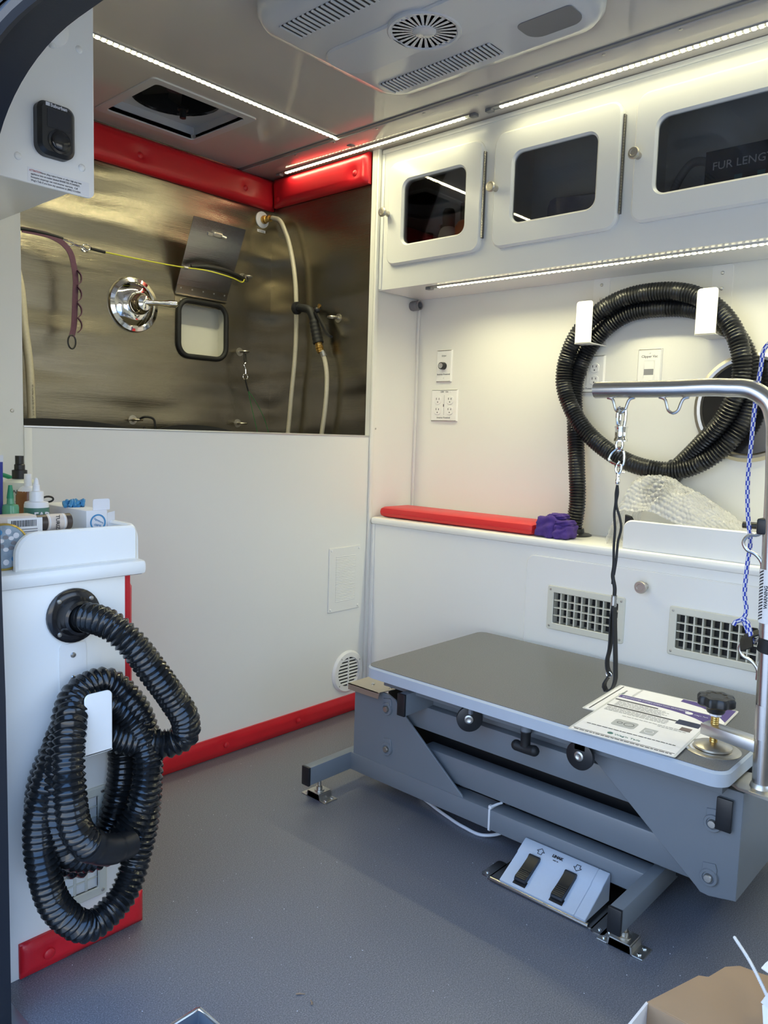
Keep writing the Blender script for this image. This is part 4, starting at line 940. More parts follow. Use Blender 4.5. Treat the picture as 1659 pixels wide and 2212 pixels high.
# water inlet and tub hose with spray gun
wi = thing('water_inlet', 'brass water inlet on a white disc at the top corner of the tub', 'fitting', (1.972, YT, 1.816))
b = NB(); lathe(b, [(.031, 0), (.031, .003), (.024, .006), (0, .006)], (1.968, YT, 1.816), (0, -1, 0), 32); obj('disc', b, 'bottle_white', wi)
b = NB(); lathe(b, [(.016, .005), (.016, .014), (.011, .015), (.013, .018), (.013, .024), (.010, .026), (.010, .034), (.013, .035), (.013, .044), (.008, .045), (.008, .056), (0, .056)], (1.972, YT, 1.816), (0, -1, 0), 6 if False else 12); obj('brass_body', b, 'brass', wi)
quad(FB, 1.945, 1.985, 1.768, 1.778, 'sticker', wi, 'sticker', .0006); text('Tub Water', FB, 1.965, 1.7705, .0065, 'ink', wi, .0009, align='CENTER')
th_ = thing('tub_hose', 'clear braided water hose hanging from the inlet and looping up to the spray gun', 'hose', (1.98, 2.3, 1.0))
b = NB(); tube(b, [(1.973, YT-.055, 1.816), (1.977, 2.375, 1.806), (1.982, 2.335, 1.75), (1.985, 2.298, 1.65), (1.985, 2.277, 1.55), (1.985, 2.270, 1.45), (1.985, 2.271, 1.303), (1.985, 2.288, 1.146), (1.985, 2.305, .995), (1.97, 2.31, .86), (1.95, 2.28, .72), (1.94, 2.2, .62), (1.95, 2.13, .65), (1.975, 2.115, .80), (1.985, 2.118, .97), (1.985, 2.100, 1.08), (1.985, 2.093, 1.16), (1.985, 2.097, 1.23), (1.982, 2.112, 1.282), (1.978, 2.122, 1.303)], .0085, 12); obj('hose_body', b, 'pvc_clear', th_)
b = NB(); lathe(b, [(.0105, 0), (.0105, .018)], (1.983, 2.110, 1.279), (-.15, .32, .95), 12); obj('ferrule', b, 'alu', th_)
sgn = thing('spray_gun', 'black garden spray gun with brass coupling hooked on the narrow steel wall', 'nozzle', (1.975, 2.15, 1.40))
dn = Vector((1.977, 2.128, 1.310)); upv = Vector((-.06, .27, .96)).normalized()
b = NB(); lathe(b, [(.012, 0), (.012, .006), (.0145, .007), (.0145, .013), (.012, .014), (.0145, .017), (.0145, .023), (.0125, .025), (.0135, .03), (.0135, .036), (.011, .038)], dn-upv*.018, upv, 18); obj('coupling', b, 'brass', sgn)
h0 = dn+upv*.018; h1 = h0+upv*.095
b = NB(); tube(b, [h0, h0+upv*.03, h0+upv*.06, h1, h1+Vector((-.004, .018, .030)), h1+Vector((-.008, .045, .038)), h1+Vector((-.010, .070, .040))], lambda s: .0200-.0030*(s/.095)+.0010*sin(s*420) if s < .085 else .0150, 14); obj('grip', b, 'black_rubber', sgn)
nz = h1+Vector((-.010, .062, .040)); b = NB(); lathe(b, [(.0150, 0), (.0150, .008), (.0235, .010), (.0235, .022), (.0185, .024), (.0185, .028), (.012, .029), (0, .025)], nz, Vector((-.12, 1, .05)), 20); obj('nozzle_head', b, 'black_plastic', sgn)
b = NB(); tube(b, [h1+Vector((0, -.012, .022)), h1+Vector((.004, -.030, -.004)), h1+Vector((.006, -.052, -.035)), h1+Vector((.006, -.078, -.066)), h1+Vector((.006, -.092, -.072))], 0, 4, prof=[(-.004, -.008), (.004, -.008), (.004, .008), (-.004, .008)]); ball(b, h1+Vector((0, -.02, .028)), .012, 12, (1, 1, .9)); obj('trigger', b, 'black_plastic', sgn)
b = NB(); lathe(b, [(.005, 0), (.005, .014), (.0065, .015), (.0065, .022), (0, .022)], h1+Vector((0, -.022, .028)), (0, -.6, .8), 12); obj('adjuster', b, 'brass', sgn)
# green cord with clip
gc = thing('tether_noose', 'thin green noose cord hanging from a chrome snap clip in the tub', 'cord', (1.86, 2.41, 1.2))
b = NB(); tube(b, [(1.866, 2.43, 1.298), (1.858, 2.42, 1.285), (1.854, 2.412, 1.262), (1.857, 2.41, 1.252), (1.864, 2.414, 1.266), (1.869, 2.425, 1.290)], .0026, 8); obj('black_loop', b, 'black_rubber', gc)
b = NB(); tube(b, [(1.857, 2.41, 1.256), (1.850, 2.41, 1.246), (1.856, 2.41, 1.236), (1.858, 2.41, 1.224), (1.858, 2.41, 1.214)], .0028, 8); tube(b, [(1.857+.011*cos(a), 2.41, 1.203+.011*sin(a)) for a in [2*pi*i/14 for i in range(14)]], .0020, 8, True); obj('snap_clip', b, 'chrome', gc)
b = NB(); tube(b, [(1.857, 2.41, 1.194), (1.862, 2.41, 1.178), (1.872, 2.41, 1.150)], .0030, 8); obj('sleeve', b, 'black_rubber', gc)
b = NB(); tube(b, [(1.872, 2.41, 1.150), (1.892, 2.41, 1.08), (1.920, 2.41, .99), (1.95, 2.4, .80), (2.0, 2.4, .70), (1.995, 2.41, .90), (1.972, 2.41, 1.0), (1.945, 2.41, 1.06), (1.905, 2.41, 1.115), (1.873, 2.41, 1.150)], .0012, 6); obj('noose', b, 'rope_green', gc)
# tan hose at the left end of the tub
lh = thing('drain_hose', 'tan plastic hose with printed lettering at the left end of the tub', 'hose', (1.04, 2.42, 1.0))
b = NB(); tube(b, [(1.00, 2.43, 1.52), (1.022, 2.42, 1.40), (1.030, 2.42, 1.30), (1.043, 2.42, 1.19), (1.048, 2.42, 1.08), (1.049, 2.42, 1.0), (1.04, 2.42, .80), (1.02, 2.4, .57)], .0125, 12); obj('hose_body', b, 'pvc_clear', lh)
text('NO. - 3/4" ID - PVC - 300 PSI WP - MADE IN USA', Fr((1.052, 2.4065, 1.01), FY), 0, 0, .0072, 'ink', lh, .0006, ang=pi/2+.02, sx=.72)
# black rubber rolls just above the lip
for nm, lb, pts in (('rubber_mat', 'edge of a black rubber mat curving above the left of the tub lip', [(.86, 2.30, .985), (.97, 2.32, 1.005), (1.10, 2.32, 1.008), (1.22, 2.32, 1.002), (1.33, 2.30, .985)]), ('rubber_mat', 'edge of a black rubber mat curving above the middle of the tub lip', [(1.40, 2.30, .985), (1.50, 2.32, 1.002), (1.62, 2.32, 1.003), (1.74, 2.30, .985)])):
    b = NB(); tube(b, pts, 0, 4, prof=[(-.30, -.003), (.008, -.003), (.008, .003), (-.30, .003)]); 
    for v in b.verts: v.co.z = v.co.z if v.co.z > .85 else .5605
    tag(obj(nm, b, 'black_rubber', loc=pts[2]), lb, 'mat')
b = NB(); tube(b, [(1.412, 2.425, 1.022), (1.425, 2.40, 1.035), (1.45, 2.39, 1.03), (1.455, 2.385, .99), (1.445, 2.39, .93), (1.43, 2.40, .96), (1.428, 2.41, 1.0)], .0040, 8); tag(obj('black_loop', b, 'black_rubber', loc=(1.43, 2.40, 1.0)), 'short black loop hanging from the eye bolt at the tub lip', 'cord')
# small plates on the partition
lv = thing('louvre_plate', 'flat cream louvred plate on the partition near the corner', 'vent', (1.905, YP, .49))
FP = fy(YP)
b = NB(); prism(b, rr(1.828, 1.983, .379, .605, .003), FP, 0, .004, .0012); obj('plate', b, 'panel', lv)
s0 = None
for i in range(28):
    z = .414+.0058*i
    if s0 is None: b = NB(); prism(b, [(1.860, z), (1.956, z), (1.956, z+.003), (1.860, z+.003)], FP, .0035, .0055, .0008); s0 = obj('louvre', b, 'panel', lv); z0 = z
    else: again(s0, (0, 0, z-z0), lv)
for u in (1.838, 1.974):
    for v in (.389, .596): screw(FP, u, v, .0042, lv, 'plate_white', .004)
rv = thing('round_vent', 'round white louvred vent low on the partition by the table', 'vent', (1.933, YP, .152))
b = NB(); lathe(b, [(.076, 0), (.076, .003), (.070, .010), (.054, .011), (.052, .0)], (1.933, YP, .152), (0, -1, 0), 48, caps=False); obj('rim', b, 'plate_white', rv)
b = NB(); prism(b, circ(1.933, .152, .053, 32), FP, 0, .001); obj('shade_backing', b, 'black', rv)  # black disc for the shade behind the louvres
for i in range(8):
    v = -.042+.012*i; hw = sqrt(.053**2-v*v); b = NB(); prism(b, [(1.933-hw, .152+v-.003), (1.933+hw, .152+v-.003), (1.933+hw, .152+v+.0035), (1.933-hw, .152+v+.0035)], FP, .003, .007, .001); obj('louvre', b, 'plate_white', rv)
b = NB(); prism(b, rr(1.931, 1.935, .100, .204), FP, .004, .0085); obj('rib', b, 'plate_white', rv)
for a in (.6, 2.2, 3.9): screw(FP, 1.933+.064*cos(a), .152+.064*sin(a), .003, rv, 'nickel', .010)
screw(FP, .777, 1.029, .0045, bpy.data.objects['wall_rear'], d=.0); screw(FP, 2.045, 1.02, .0035, bpy.data.objects['wall_rear'])

# ================================================================== GROOMING TABLE
gt = thing('grooming_table', 'low gray grooming table with a scissor lift frame and light edge band', 'table', (1.7, .9, 0))
FG = fx(1.53)
def tz(l): return [(-y, z) for y, z in l]
b = NB(); prism(b, rr(-1.365, -.441, 1.452, 1.985, .032, 8), fz(.365), 0, .030, .005); prism(b, rr(-1.362, -.444, 1.455, 1.982, .030, 8), fz(.367), -.003, .004); top = obj('tabletop', b, 'edge_band', gt)
b = NB(); prism(b, rr(-1.3605, -.4455, 1.4565, 1.9805, .028, 8), fz(.3948), 0, .0012, .0004); obj('surface', b, 'tabletop', top)
b = NB(); box(b, 1.50, 1.93, .46, 1.335, .335, .3649, .002); obj('top_frame', b, 'gray_paint', gt)
b = NB(); box(b, 1.551, 1.60, .64, 1.30, .2285, .291, .003); obj('upper_beam', b, 'gray_paint', gt)
b = NB(); box(b, 1.575, 1.60, .50, 1.30, .291, .335, .002); obj('inner_rail', b, 'gray_paint', gt)
b = NB(); box(b, 1.551, 1.60, .46, 1.24, .115, .1835, .006); obj('lower_beam', b, 'gray_paint', gt)
b = NB(); box(b, 1.64, 1.90, .50, 1.44, .06, .33); obj('interior_shade', b, 'black', gt)  # black block put in for the shade between the beams, no working part
b = NB(); prism(b, tz([(1.468, .099), (1.468, .302), (1.345, .302), (1.318, .292), (1.300, .272), (1.102, .116), (1.088, .106), (1.083, .099)]), FG, -.004, .001, .001); box(b, 1.534, 1.60, 1.462, 1.468, .099, .30); lp = obj('left_plate', b, 'gray_paint', gt)
b = NB(); prism(b, [(-u, z) for u, z in [(.429, .338), (.429, .119), (.455, .1135), (.480, .1085), (.497, .110), (.508, .120), (.775, .338)]], FG, -.004, .001, .001)
box(b, 1.534, 1.93, .429, .435, .119, .337); rp = obj('right_plate', b, 'gray_paint', gt)
def pivot(y, z, par):
    b = NB(); prism(b, tz([(y+.014, z), (y+.014, z+.026), (y-.010, z+.030), (y-.014, z+.020), (y-.014, z)]), FG, 0, .0045, .001); lathe(b, [(.0175, 0), (.0175, .007), (.0165, .0085), (.0120, .0085), (.011, .006)], FG.p(-y, z), FG.n, 28); w_ = obj('washer', b, 'gray_paint', par)
    b = NB(); lathe(b, [(.0085, .005), (.0085, .011), (.0070, .0135), (0, .0138)], FG.p(-y, z), FG.n, 18); o = obj('pivot_pin', b, 'screw', par)
pivot(1.343, .262, lp); pivot(1.339, .151, lp); pivot(.481, .261, rp); pivot(.481, .149, rp)
b = NB(); prism(b, [(-1.470, 1.503), (-1.357, 1.503), (-1.345, 1.560), (-1.372, 1.588), (-1.385, 1.62), (-1.470, 1.62)], fz(.3065), 0, .002); prism(b, [(-1.470, .291), (-1.357, .291), (-1.352, .3085), (-1.470, .3085)], fx(1.503), -.002, 0); tp = obj('cover_plate', b, 'tan_plate', gt)
for y, x in ((1.415, 1.545), (1.362, 1.560)): screw(fz(.3085), -y, x, .0055, tp, 'chrome')
b = NB(); box(b, 1.462, 1.93, 1.224, 1.248, .289, .346, .003); obj('cross_tube', b, 'gray_paint', gt)
b = NB(); box(b, 1.456, 1.463, 1.2235, 1.2485, .2885, .3465, .0015); obj('tube_cap', b, 'black_plastic', gt)
b = NB(); box(b, 1.522, 1.60, .445, .474, .256, .320, .002); obj('tube_stub', b, 'gray_paint', gt)
b = NB(); box(b, 1.516, 1.5235, .4445, .4745, .2555, .3205, .0015); obj('tube_cap', b, 'black_plastic', gt)
b = NB(); box(b, 1.527, 1.58, .60, 1.500, .049, .1, .003); obj('base_rail', b, 'gray_paint', gt)
for y0, y1 in ((1.476, 1.503), (.586, .613)):
    b = NB(); box(b, 1.372, 1.95, y0, y1, .049, .1005, .003); obj('foot_tube', b, 'gray_paint', gt)
    b = NB(); box(b, 1.366, 1.374, y0-.0005, y1+.0005, .0485, .101, .0015); obj('foot_cap', b, 'black_plastic', gt)
    yc = (y0+y1)/2; b = NB(); w_ = .0225
    prof = [(-.048, .0), (-.048, .003), (-.024, .003), (-.0215, .0195), (.0215, .0195), (.024, .003), (.048, .003), (.048, .0), (.0265, 0), (.024, .0165), (-.024, .0165), (-.0265, 0)]
    prism(b, [(-(yc+.0+u), v) for u, v in prof], fx(1.398), -.045, 0, .0008); br = obj('floor_bracket', b, 'nickel', gt)
    b = NB(); lathe(b, [(.014, .0195), (.014, .0215), (.0085, .022), (.0085, .031), (.0055, .032), (.0055, .05)], (1.420, yc, 0), (0, 0, 1), 12); obj('levelling_bolt', b, 'nickel', br)
    for du in (-.037, .037):
        for x in (1.409, 1.433): screw(fz(.003), -(yc+du), x, .0045, br, 'chrome')
for y, nm in ((1.040, 0), (.745, 1)):
    b = NB(); lathe(b, [(.031, 0), (.031, .009), (.029, .010), (0, .010)], (1.480, y, .332), (-1, -.25 if nm == 0 else 0, 0), 32)
    if nm == 0: rot(b, (1.48, y, .332), (0, 0, 1), .55)
    o = obj('stop_disc', b, 'black_plastic', gt)
    b = NB(); lathe(b, [(.0105, .010), (.0105, .0125), (.007, .014), (.005, .0125), (0, .0125)], (1.480, y, .332), (-1, 0, 0), 18)
    if nm == 0: rot(b, (1.48, y, .332), (0, 0, 1), .55)
    obj('stop_bolt', b, 'screw', o)
    b = NB(); box(b, 1.470, 1.500, y-.012, y+.012, .345, .3645); obj('stop_mount', b, 'gray_paint', gt)
b = NB(); lathe(b, [(.0125, 0), (.0125, .022)], (1.485, .886, .342), (0, 0, 1), 16); obj('lock_sleeve', b, 'gray_paint', gt)
b = NB(); lathe(b, [(.0115, 0), (.0115, .030), (.0125, .032), (.0125, .036)], (1.485, .886, .308), (0, 0, 1), 16); tube(b, [(1.485, .909, .303), (1.485, .900, .302), (1.485, .886, .301), (1.485, .872, .302), (1.485, .863, .303)], lambda s: .0125-.0015*sin(min(1, s/.046)*pi), 14); ball(b, (1.485, .909, .303), .0125, 12); ball(b, (1.485, .863, .303), .0125, 12); obj('lock_handle', b, 'black_rubber', gt)
# table cord and zip tie
b = NB(); tube(b, [(1.66, 1.33, .012), (1.625, 1.30, .006), (1.595, 1.23, .0055), (1.576, 1.165, .0055), (1.562, 1.10, .0055), (1.565, 1.04, .0055), (1.60, 1.0, .02), (1.605, .99, .06), (1.60, 1.01, .10), (1.592, 1.04, .1035), (1.588, 1.09, .1035), (1.60, 1.14, .09)], .0042, 8)
tag(obj('power_cable', b, 'wire_white', loc=(1.58, 1.1, .006)), 'white power cord looping on the floor under the table rail', 'cord')
zt = thing('zip_tie', 'white zip tie fastened around the lower rail of the gray table', 'zip tie', (1.53, 1.0, .07))
b = NB(); prism(b, [rr(1.5245, 1.5825, .0465, .1025, .003), rr(1.5265, 1.5805, .0485, .1005, .002)], fy(1.0005), -.0025, .0025); obj('band', b, 'wire_white', zt)
b = NB(); box(b, 1.526, 1.536, .996, 1.005, .1025, .110, .001); tube(b, [(1.531, .998, .108), (1.545, .990, .112), (1.556, .985, .113)], .003, 6); obj('head', b, 'wire_white', zt)

# ================================================================== GROOMING ARM
ga = thing('grooming_post', 'brushed steel grooming arm rising from the table end and bending over it', 'arm', (1.53, .405, .365))
pp = [(1.53, .400, .362), (1.53, .407, .60), (1.53, .415, .80), (1.53, .423, 1.00), (1.53, .427, 1.045), (1.53, .441, 1.081), (1.53, .472, 1.103), (1.53, .52, 1.1085), (1.53, .62, 1.108), (1.53, .786, 1.108)]
b = NB(); tube(b, pp, .0172, 24, caps=True); obj('tube', b, 'steel_tube', ga, 60)
b = NB(); lathe(b, [(.0150, 0), (.0150, .001), (0, .001)], (1.53, .786, 1.108), (0, 1, 0), 20); obj('end_plug', b, 'black', ga)
def loop_(pts, nm='hook'): b = NB(); tube(b, pts, .0033, 8); return obj(nm, b, 'steel_tube', ga)
for yc in (.728, .617): loop_([(1.53, yc+.030, 1.0915), (1.53, yc+.020, 1.089), (1.53, yc+.0135, 1.076), (1.53, yc+.010, 1.066), (1.53, yc, 1.060), (1.53, yc-.010, 1.066), (1.53, yc-.0135, 1.076), (1.53, yc-.020, 1.089), (1.53, yc-.030, 1.0915)])
for zc, yy in ((.815, .4335), (.613, .426)): loop_([(1.53, yy-.003, zc+.032), (1.53, yy+.008, zc+.021), (1.53, yy+.024, zc+.018), (1.53, yy+.033, zc+.004), (1.53, yy+.026, zc-.009), (1.53, yy+.010, zc-.016), (1.53, yy-.002, zc-.030), (1.53, yy-.003, zc-.05)])
b = NB(); prism(b, [(-.462, 1.520), (-.462, 1.575), (-.435, 1.585), (-.370, 1.575), (-.360, 1.545), (-.372, 1.49), (-.432, 1.497)], fz(.3585), -.0035, .0025, .001); obj('base_plate', b, 'nickel', ga)
b = NB(); lathe(b, [(.021, 0), (.0195, .006), (.0175, .009)], (1.53, .400, .361), (0, 0, 1), 24); obj('weld_collar', b, 'nickel', ga)
b = NB(); t = NB(); box(t, -.016, .016, .0, .115, -.011, .011, .001); ang = atan2(1.557-1.535, .515-.405)
bmesh.ops.transform(t, matrix=Matrix.Translation((1.535, .408, .437)) @ Matrix.Rotation(-ang, 4, 'Z'), verts=list(t.verts)); merge(b, t); obj('clamp_bar', b, 'alu', ga)
b = NB(); lathe(b, [(.036, 0), (.036, .004), (.031, .007), (.014, .0105), (.0095, .0115), (.0075, .012)]+[(.0062+.0010*(i % 2), .012+.0020*i) for i in range(34)], (1.557, .502, .4005), (0, 0, 1), 24); obj('clamp_screw', b, 'nickel', ga)
b = NB(); lathe(b, [(.0072+.0008*(i % 2), .0+.0020*i) for i in range(36)], (1.557, .502, .411), (0, 0, 1), 14); obj('thread', b, 'brass', ga)
kb = NB(); zk = .484; n = 64; prof = []
def star(r, z): return [(1.557+(r+.0028*(cos(8*a)))*cos(a), .502+(r+.0028*(cos(8*a)))*sin(a), z) for a in [2*pi*i/n for i in range(n)]]
rings = [[kb.verts.new(p) for p in star(r, z)] for r, z in ((.020, zk), (.030, zk+.002), (.0345, zk+.006), (.0345, zk+.017), (.031, zk+.022), (.020, zk+.023), (.018, zk+.0215))]
for p, q in zip(rings[:-1], rings[1:]):
    for i in range(n): kb.faces.new([p[i], p[(i+1) % n], q[(i+1) % n], q[i]])
kb.faces.new(rings[0]); kb.faces.new(rings[-1]); lathe(kb, [(.016, -.012), (.018, -.008), (.018, .002)], (1.557, .502, zk), (0, 0, 1), 20); obj('knob', kb, 'black_plastic', ga)
b = NB(); lathe(b, [(.012, -.006), (.012, .0), (.0, .0)], (1.557, .502, zk-.012), (0, 0, 1), 6); obj('nut', b, 'bottle_white', ga)
# warning sticker wrapped on the post
def wrap(name, m, z0, z1, a0, a1, r, par, n=8):
    b = NB(); L = []
    for z in (z0, z1):
        yc = .400+.0375*(z-.362)*.98
        L.append([b.verts.new((1.53+r*cos(a0+(a1-a0)*i/n), yc+r*sin(a0+(a1-a0)*i/n), z)) for i in range(n+1)])
    for i in range(n): b.faces.new([L[0][i], L[0][i+1], L[1][i+1], L[1][i]])
    return obj(name, b, m, par)
st = wrap('warning_sticker', 'sticker', .675, .775, 1.75, 4.3, .01745, ga, 16)
for i in range(16):
    z = .677+.0058*i; b = NB(); r = .01765; L = [[], []]
    for k in range(7):
        for j in (0, 1):
            a = 1.86+.88*k/6; zz = z+.0075*k/6+.0029*j; yc = .400+.0375*(zz-.362)*.98; L[j].append(b.verts.new((1.53+r*cos(a), yc+r*sin(a), zz)))
    for k in range(6): b.faces.new([L[0][k], L[0][k+1], L[1][k+1], L[1][k]])
    obj('stripe', b, 'ink', st)
def ctext(s, a0, z0, size, m, par):
    cu_ = bpy.data.curves.new('t', 'FONT'); cu_.body = s; cu_.size = size; cu_.resolution_u = 2; cu_.offset = .0003
    t = bpy.data.objects.new('t', cu_); COL.objects.link(t); me = bpy.data.meshes.new_from_object(t.evaluated_get(bpy.context.evaluated_depsgraph_get())); bpy.data.objects.remove(t)
    bs = base_of(par)
    for v in me.vertices:
        z = z0+v.co.x; a = a0-v.co.y/.0177; yc = .400+.0375*(z-.362)*.98; v.co = Vector((1.53+.0178*cos(a), yc+.0178*sin(a), z))-bs
    me.materials.clear(); me.materials.append(M[m]); o = bpy.data.objects.new('lettering', me); COL.objects.link(o); o.parent = par
ctext('WARNING', 3.22, .703, .0088, 'ink', st)
wrap('post_label', 'alu', .455, .520, 2.4, 3.6, .01745, ga, 10)
b = NB(); lathe(b, [(.0178, 0), (.0198, .001), (.0198, .026), (.0178, .027)], (1.53, .408, .620), (-.06, -.12, 1), 24); tube(b, [(1.545, .428, .652), (1.53, .446, .640), (1.512, .44, .622)], 0, 4, prof=[(-.0015, -.013), (.0015, -.013), (.0015, .013), (-.0015, .013)]); obj('strap_band', b, 'black_rubber', ga)
b = NB(); box(b, 1.515, 1.545, .395, .442, .838, .868, .004); obj('clip', b, 'black_plastic', ga)
# rope
rp_ = [(1.55, .385, 1.10), (1.55, .415, 1.172), (1.55, .440, 1.198), (1.55, .458, 1.186), (1.55, .466, 1.140), (1.55, .4705, 1.08), (1.55, .472, 1.01), (1.55, .473, .93), (1.55, .466, .855), (1.55, .460, .82), (1.55, .462, .78), (1.55, .463, .72), (1.55, .460, .675), (1.548, .464, .668), (1.542, .472, .664), (1.540, .475, .656)]
b = NB(); tube(b, rp_, .0042, 8, uvscale=(1, 1/.0085), step=.004); tube(b, [(1.550, .462, .672), (1.545, .452, .664), (1.535, .443, .650), (1.525, .436, .632)], .0046, 8, uvscale=(1, 1/.0085), step=.004); tube(b, [(1.556, .462, .664), (1.552, .452, .645), (1.540, .446, .620)], .0042, 8, uvscale=(1, 1/.0085), step=.004)
tag(obj('blue_rope', b, 'rope_blue', loc=(1.55, .46, .66)), 'blue and white checked rope hanging beside the steel post', 'rope')
# noose hanging from the arm
ns = thing('grooming_noose', 'black grooming noose with a chrome swivel hanging from the end of the steel arm', 'leash', (1.53, .728, 1.06))
def ring(b, c, ru, rv, r, nrm='x', n=16):
    c = Vector(c); tube(b, [c+Vector((0, ru*cos(a), rv*sin(a))) if nrm == 'x' else c+Vector((ru*cos(a), 0, rv*sin(a))) for a in [2*pi*i/n for i in range(n)]], r, 8, True)
b = NB(); ring(b, (1.527, .7285, 1.052), .0075, .019, .0034, 'y'); tube(b, [(1.53, .7175, 1.032), (1.53, .7155, 1.052), (1.53, .718, 1.068), (1.53, .7255, 1.069)], .0036, 8)
lathe(b, [(.0145, 0), (.0145, .004), (.0125, .007), (.0125, .026), (.0140, .029), (.0140, .031), (0, .031)], (1.53, .724, 1.001), (0, 0, 1), 4 if False else 16, sx=1, sy=.85); obj('swivel', b, 'chrome', ns)
b = NB(); ring(b, (1.53, .7255, .994), .007, .012, .0030, 'x'); tube(b, [(1.53, .7275, .988), (1.53, .742, .976), (1.53, .7465, .962), (1.53, .733, .955), (1.53, .716, .952), (1.53, .713, .965), (1.53, .7165, .982), (1.53, .7275, .988)], .0030, 8); ball(b, (1.53, .727, .982), .0042, 10); tube(b, [(1.53, .7235, .960), (1.53, .729, .950), (1.53, .7295, .940), (1.53, .724, .933), (1.53, .719, .941), (1.53, .718, .953)], .0032, 8); lathe(b, [(.004, 0), (.0052, .003), (.0052, .008), (.0035, .012), (.0045, .016), (.003, .024)], (1.53, .7245, .912), (0, 0, 1), 12); tube(b, [(1.53, .716, .938), (1.53, .709, .9375)], .002, 6); obj('snap_hook', b, 'chrome', ns)
rb_ = lambda w_: [(-w_, -.0012), (w_, -.0012), (w_, .0012), (-w_, .0012)]
b = NB(); tube(b, [(1.53, .7245, .910), (1.53, .7265, .895), (1.53, .726, .875), (1.53, .7275, .850), (1.53, .724, .82), (1.53, .724, .78), (1.53, .722, .74), (1.53, .722, .70)], 0.0028, 8); tube(b, [(1.53, .7245, .910), (1.53, .7225, .895), (1.53, .7245, .872), (1.53, .714, .840), (1.53, .7105, .825), (1.53, .7155, .79), (1.53, .717, .75), (1.53, .720, .72)], .0028, 8); tube(b, [(1.53, .721, .755), (1.53, .721, .735), (1.53, .7225, .72), (1.53, .716, .69), (1.53, .716, .675)], .0042, 8); obj('cord', b, 'black_rubber', ns)
b = NB(); lathe(b, [(.0062, 0), (.0066, .002), (.0062, .004)]*5, (1.53, .716, .658), (0, 0, 1), 12); b.free()
b = NB(); lathe(b, [(.0058+.0008*(i % 2), .0035*i) for i in range(8)], (1.53, .7165, .652), (0, 0, 1), 10); obj('slider', b, 'screw', ns)
b = NB(); pw = .0068
tube(b, [(1.53, .7165, .655), (1.53, .719, .625), (1.53, .7185, .595), (1.53, .719, .56), (1.53, .723, .53), (1.53, .719, .512), (1.53, .714, .506), (1.53, .719, .497), (1.53, .7265, .476), (1.53, .722, .468), (1.53, .710, .474), (1.53, .703, .492), (1.53, .7035, .52), (1.53, .7065, .56), (1.53, .710, .60), (1.53, .7145, .655)], 0, 4, step=.006, prof=[(-.0014, -.0045), (.0014, -.0045), (.0014, .0045), (-.0014, .0045)] if False else [(-.0085, -.0014), (.0085, -.0014), (.0085, .0014), (-.0085, .0014)]); obj('webbing', b, 'black_rubber', ns)
b = NB(); ring(b, (1.5285, .717, .505), .0062, .0052, .0014, 'x'); obj('slide_ring', b, 'chrome', ns)

# ================================================================== PAPERS ON THE TABLE
ZP = .3962
def page(label, o, ud, W, H, z, grp='laminated sheets on the table'):
    ud = Vector((ud[0], ud[1], 0)).normalized(); F = Fr((o[0], o[1], z), (ud, Vector((-ud.y, ud.x, 0)))); F.n = Vector((0, 0, 1))
    t = thing('laminated_sheet', label, 'paper', F.p(W/2, H/2), grp)
    b = NB(); prism(b, rr(0, W, 0, H, .004), F, 0, .0008); obj('laminate', b, 'laminate', t)
    b = NB(); prism(b, rr(.005, W-.005, .005, H-.005, .002), F, .0008, .0011); obj('paper_sheet', b, 'paper', t)
    return t, F
def lines(t, F, rows, m='ink_gray', seed=1, d=.0014, name='text_lines'):
    rnd = random.Random(seed); b = NB()
    for u0, u1, v, h in rows:
        u = u0
        while u < u1:
            L = rnd.uniform(.004, .012); L = min(L, u1-u); q = [b.verts.new(F.p(a, c, d)) for a, c in ((u, v), (u+L, v), (u+L, v+h), (u, v+h))]; b.faces.new(q); u += L+.0016
    o = obj(name, b, m, t); o['kind'] = 'stuff'; return o
t3, F3 = page('lowest laminated sheet turned sideways, its far edge toward the wall', (1.578, .800), (.06, -1), .278, .225, ZP)
ang3 = -pi/2
for i in range(11):
    u = .055+.013*i; lines(t3, F3, [(u, u+.0035, .12+.0*i, .085-.004*i)], 'ink_gray', i)
lines(t3, F3, [(.030, .0335, .06, .13)], 'ink_gray', 50); quad(F3, .012, .0145, .01, .215, 'ink', t3, 'rule', .0014)
text("Wag'n Tails", F3, .028, .17, .011, 'ink_green', t3, .0014, ang=-pi/2)
t2, F2 = page('laminated sheet with a violet band lying under the top sheet', (1.505, .735), (.075, -1), .222, .30, ZP+.0015)
b = NB(); prism(b, [(.1, .295), (.217, .295), (.217, .20), (.19, .24), (.15, .265), (.1, .275)], F2, .0011, .0014); obj('violet_band', b, 'ink_violet', t2)
t1, F1 = page('top laminated sheet with violet title band and printed instructions', (1.434, .757), (.075, -1), .222, .295, ZP+.003)
b = NB(); prism(b, [(.005, .290), (.217, .290), (.217, .222), (.205, .236), (.188, .247), (.165, .256), (.13, .263), (.09, .267), (.005, .270)], F1, .0011, .0014); obj('violet_band', b, 'ink_violet', t1)
text('CLEANPOWER SYSTEM OPERATION PROCEDURE', F1, .012, .2755, .0082, 'ink_white', t1, .0017, sx=.84)
b = NB(); prism(b, circ(.168, .270, .0085, 20), F1, .0014, .0017); obj('logo', b, 'ink_white', t1)
text("Wag'n Tails", F1, .179, .266, .0065, 'ink_white', t1, .0017)
for u0, u1, v in ((.006, .105, .2485), (.006, .165, .198)): quad(F1, u0, u1, v, v+.0065, 'ink', t1, 'heading_bar', .0014)
lines(t1, F1, [(.018, .125+.01*(i % 2), .2405-.0075*i, .0030) for i in range(5)]+[(.012, .150, .1895-.0078*i, .0032) for i in range(4)]+[(.06, .205, .150, .003), (.14, .20, .142, .003)], 'ink_gray', 3)
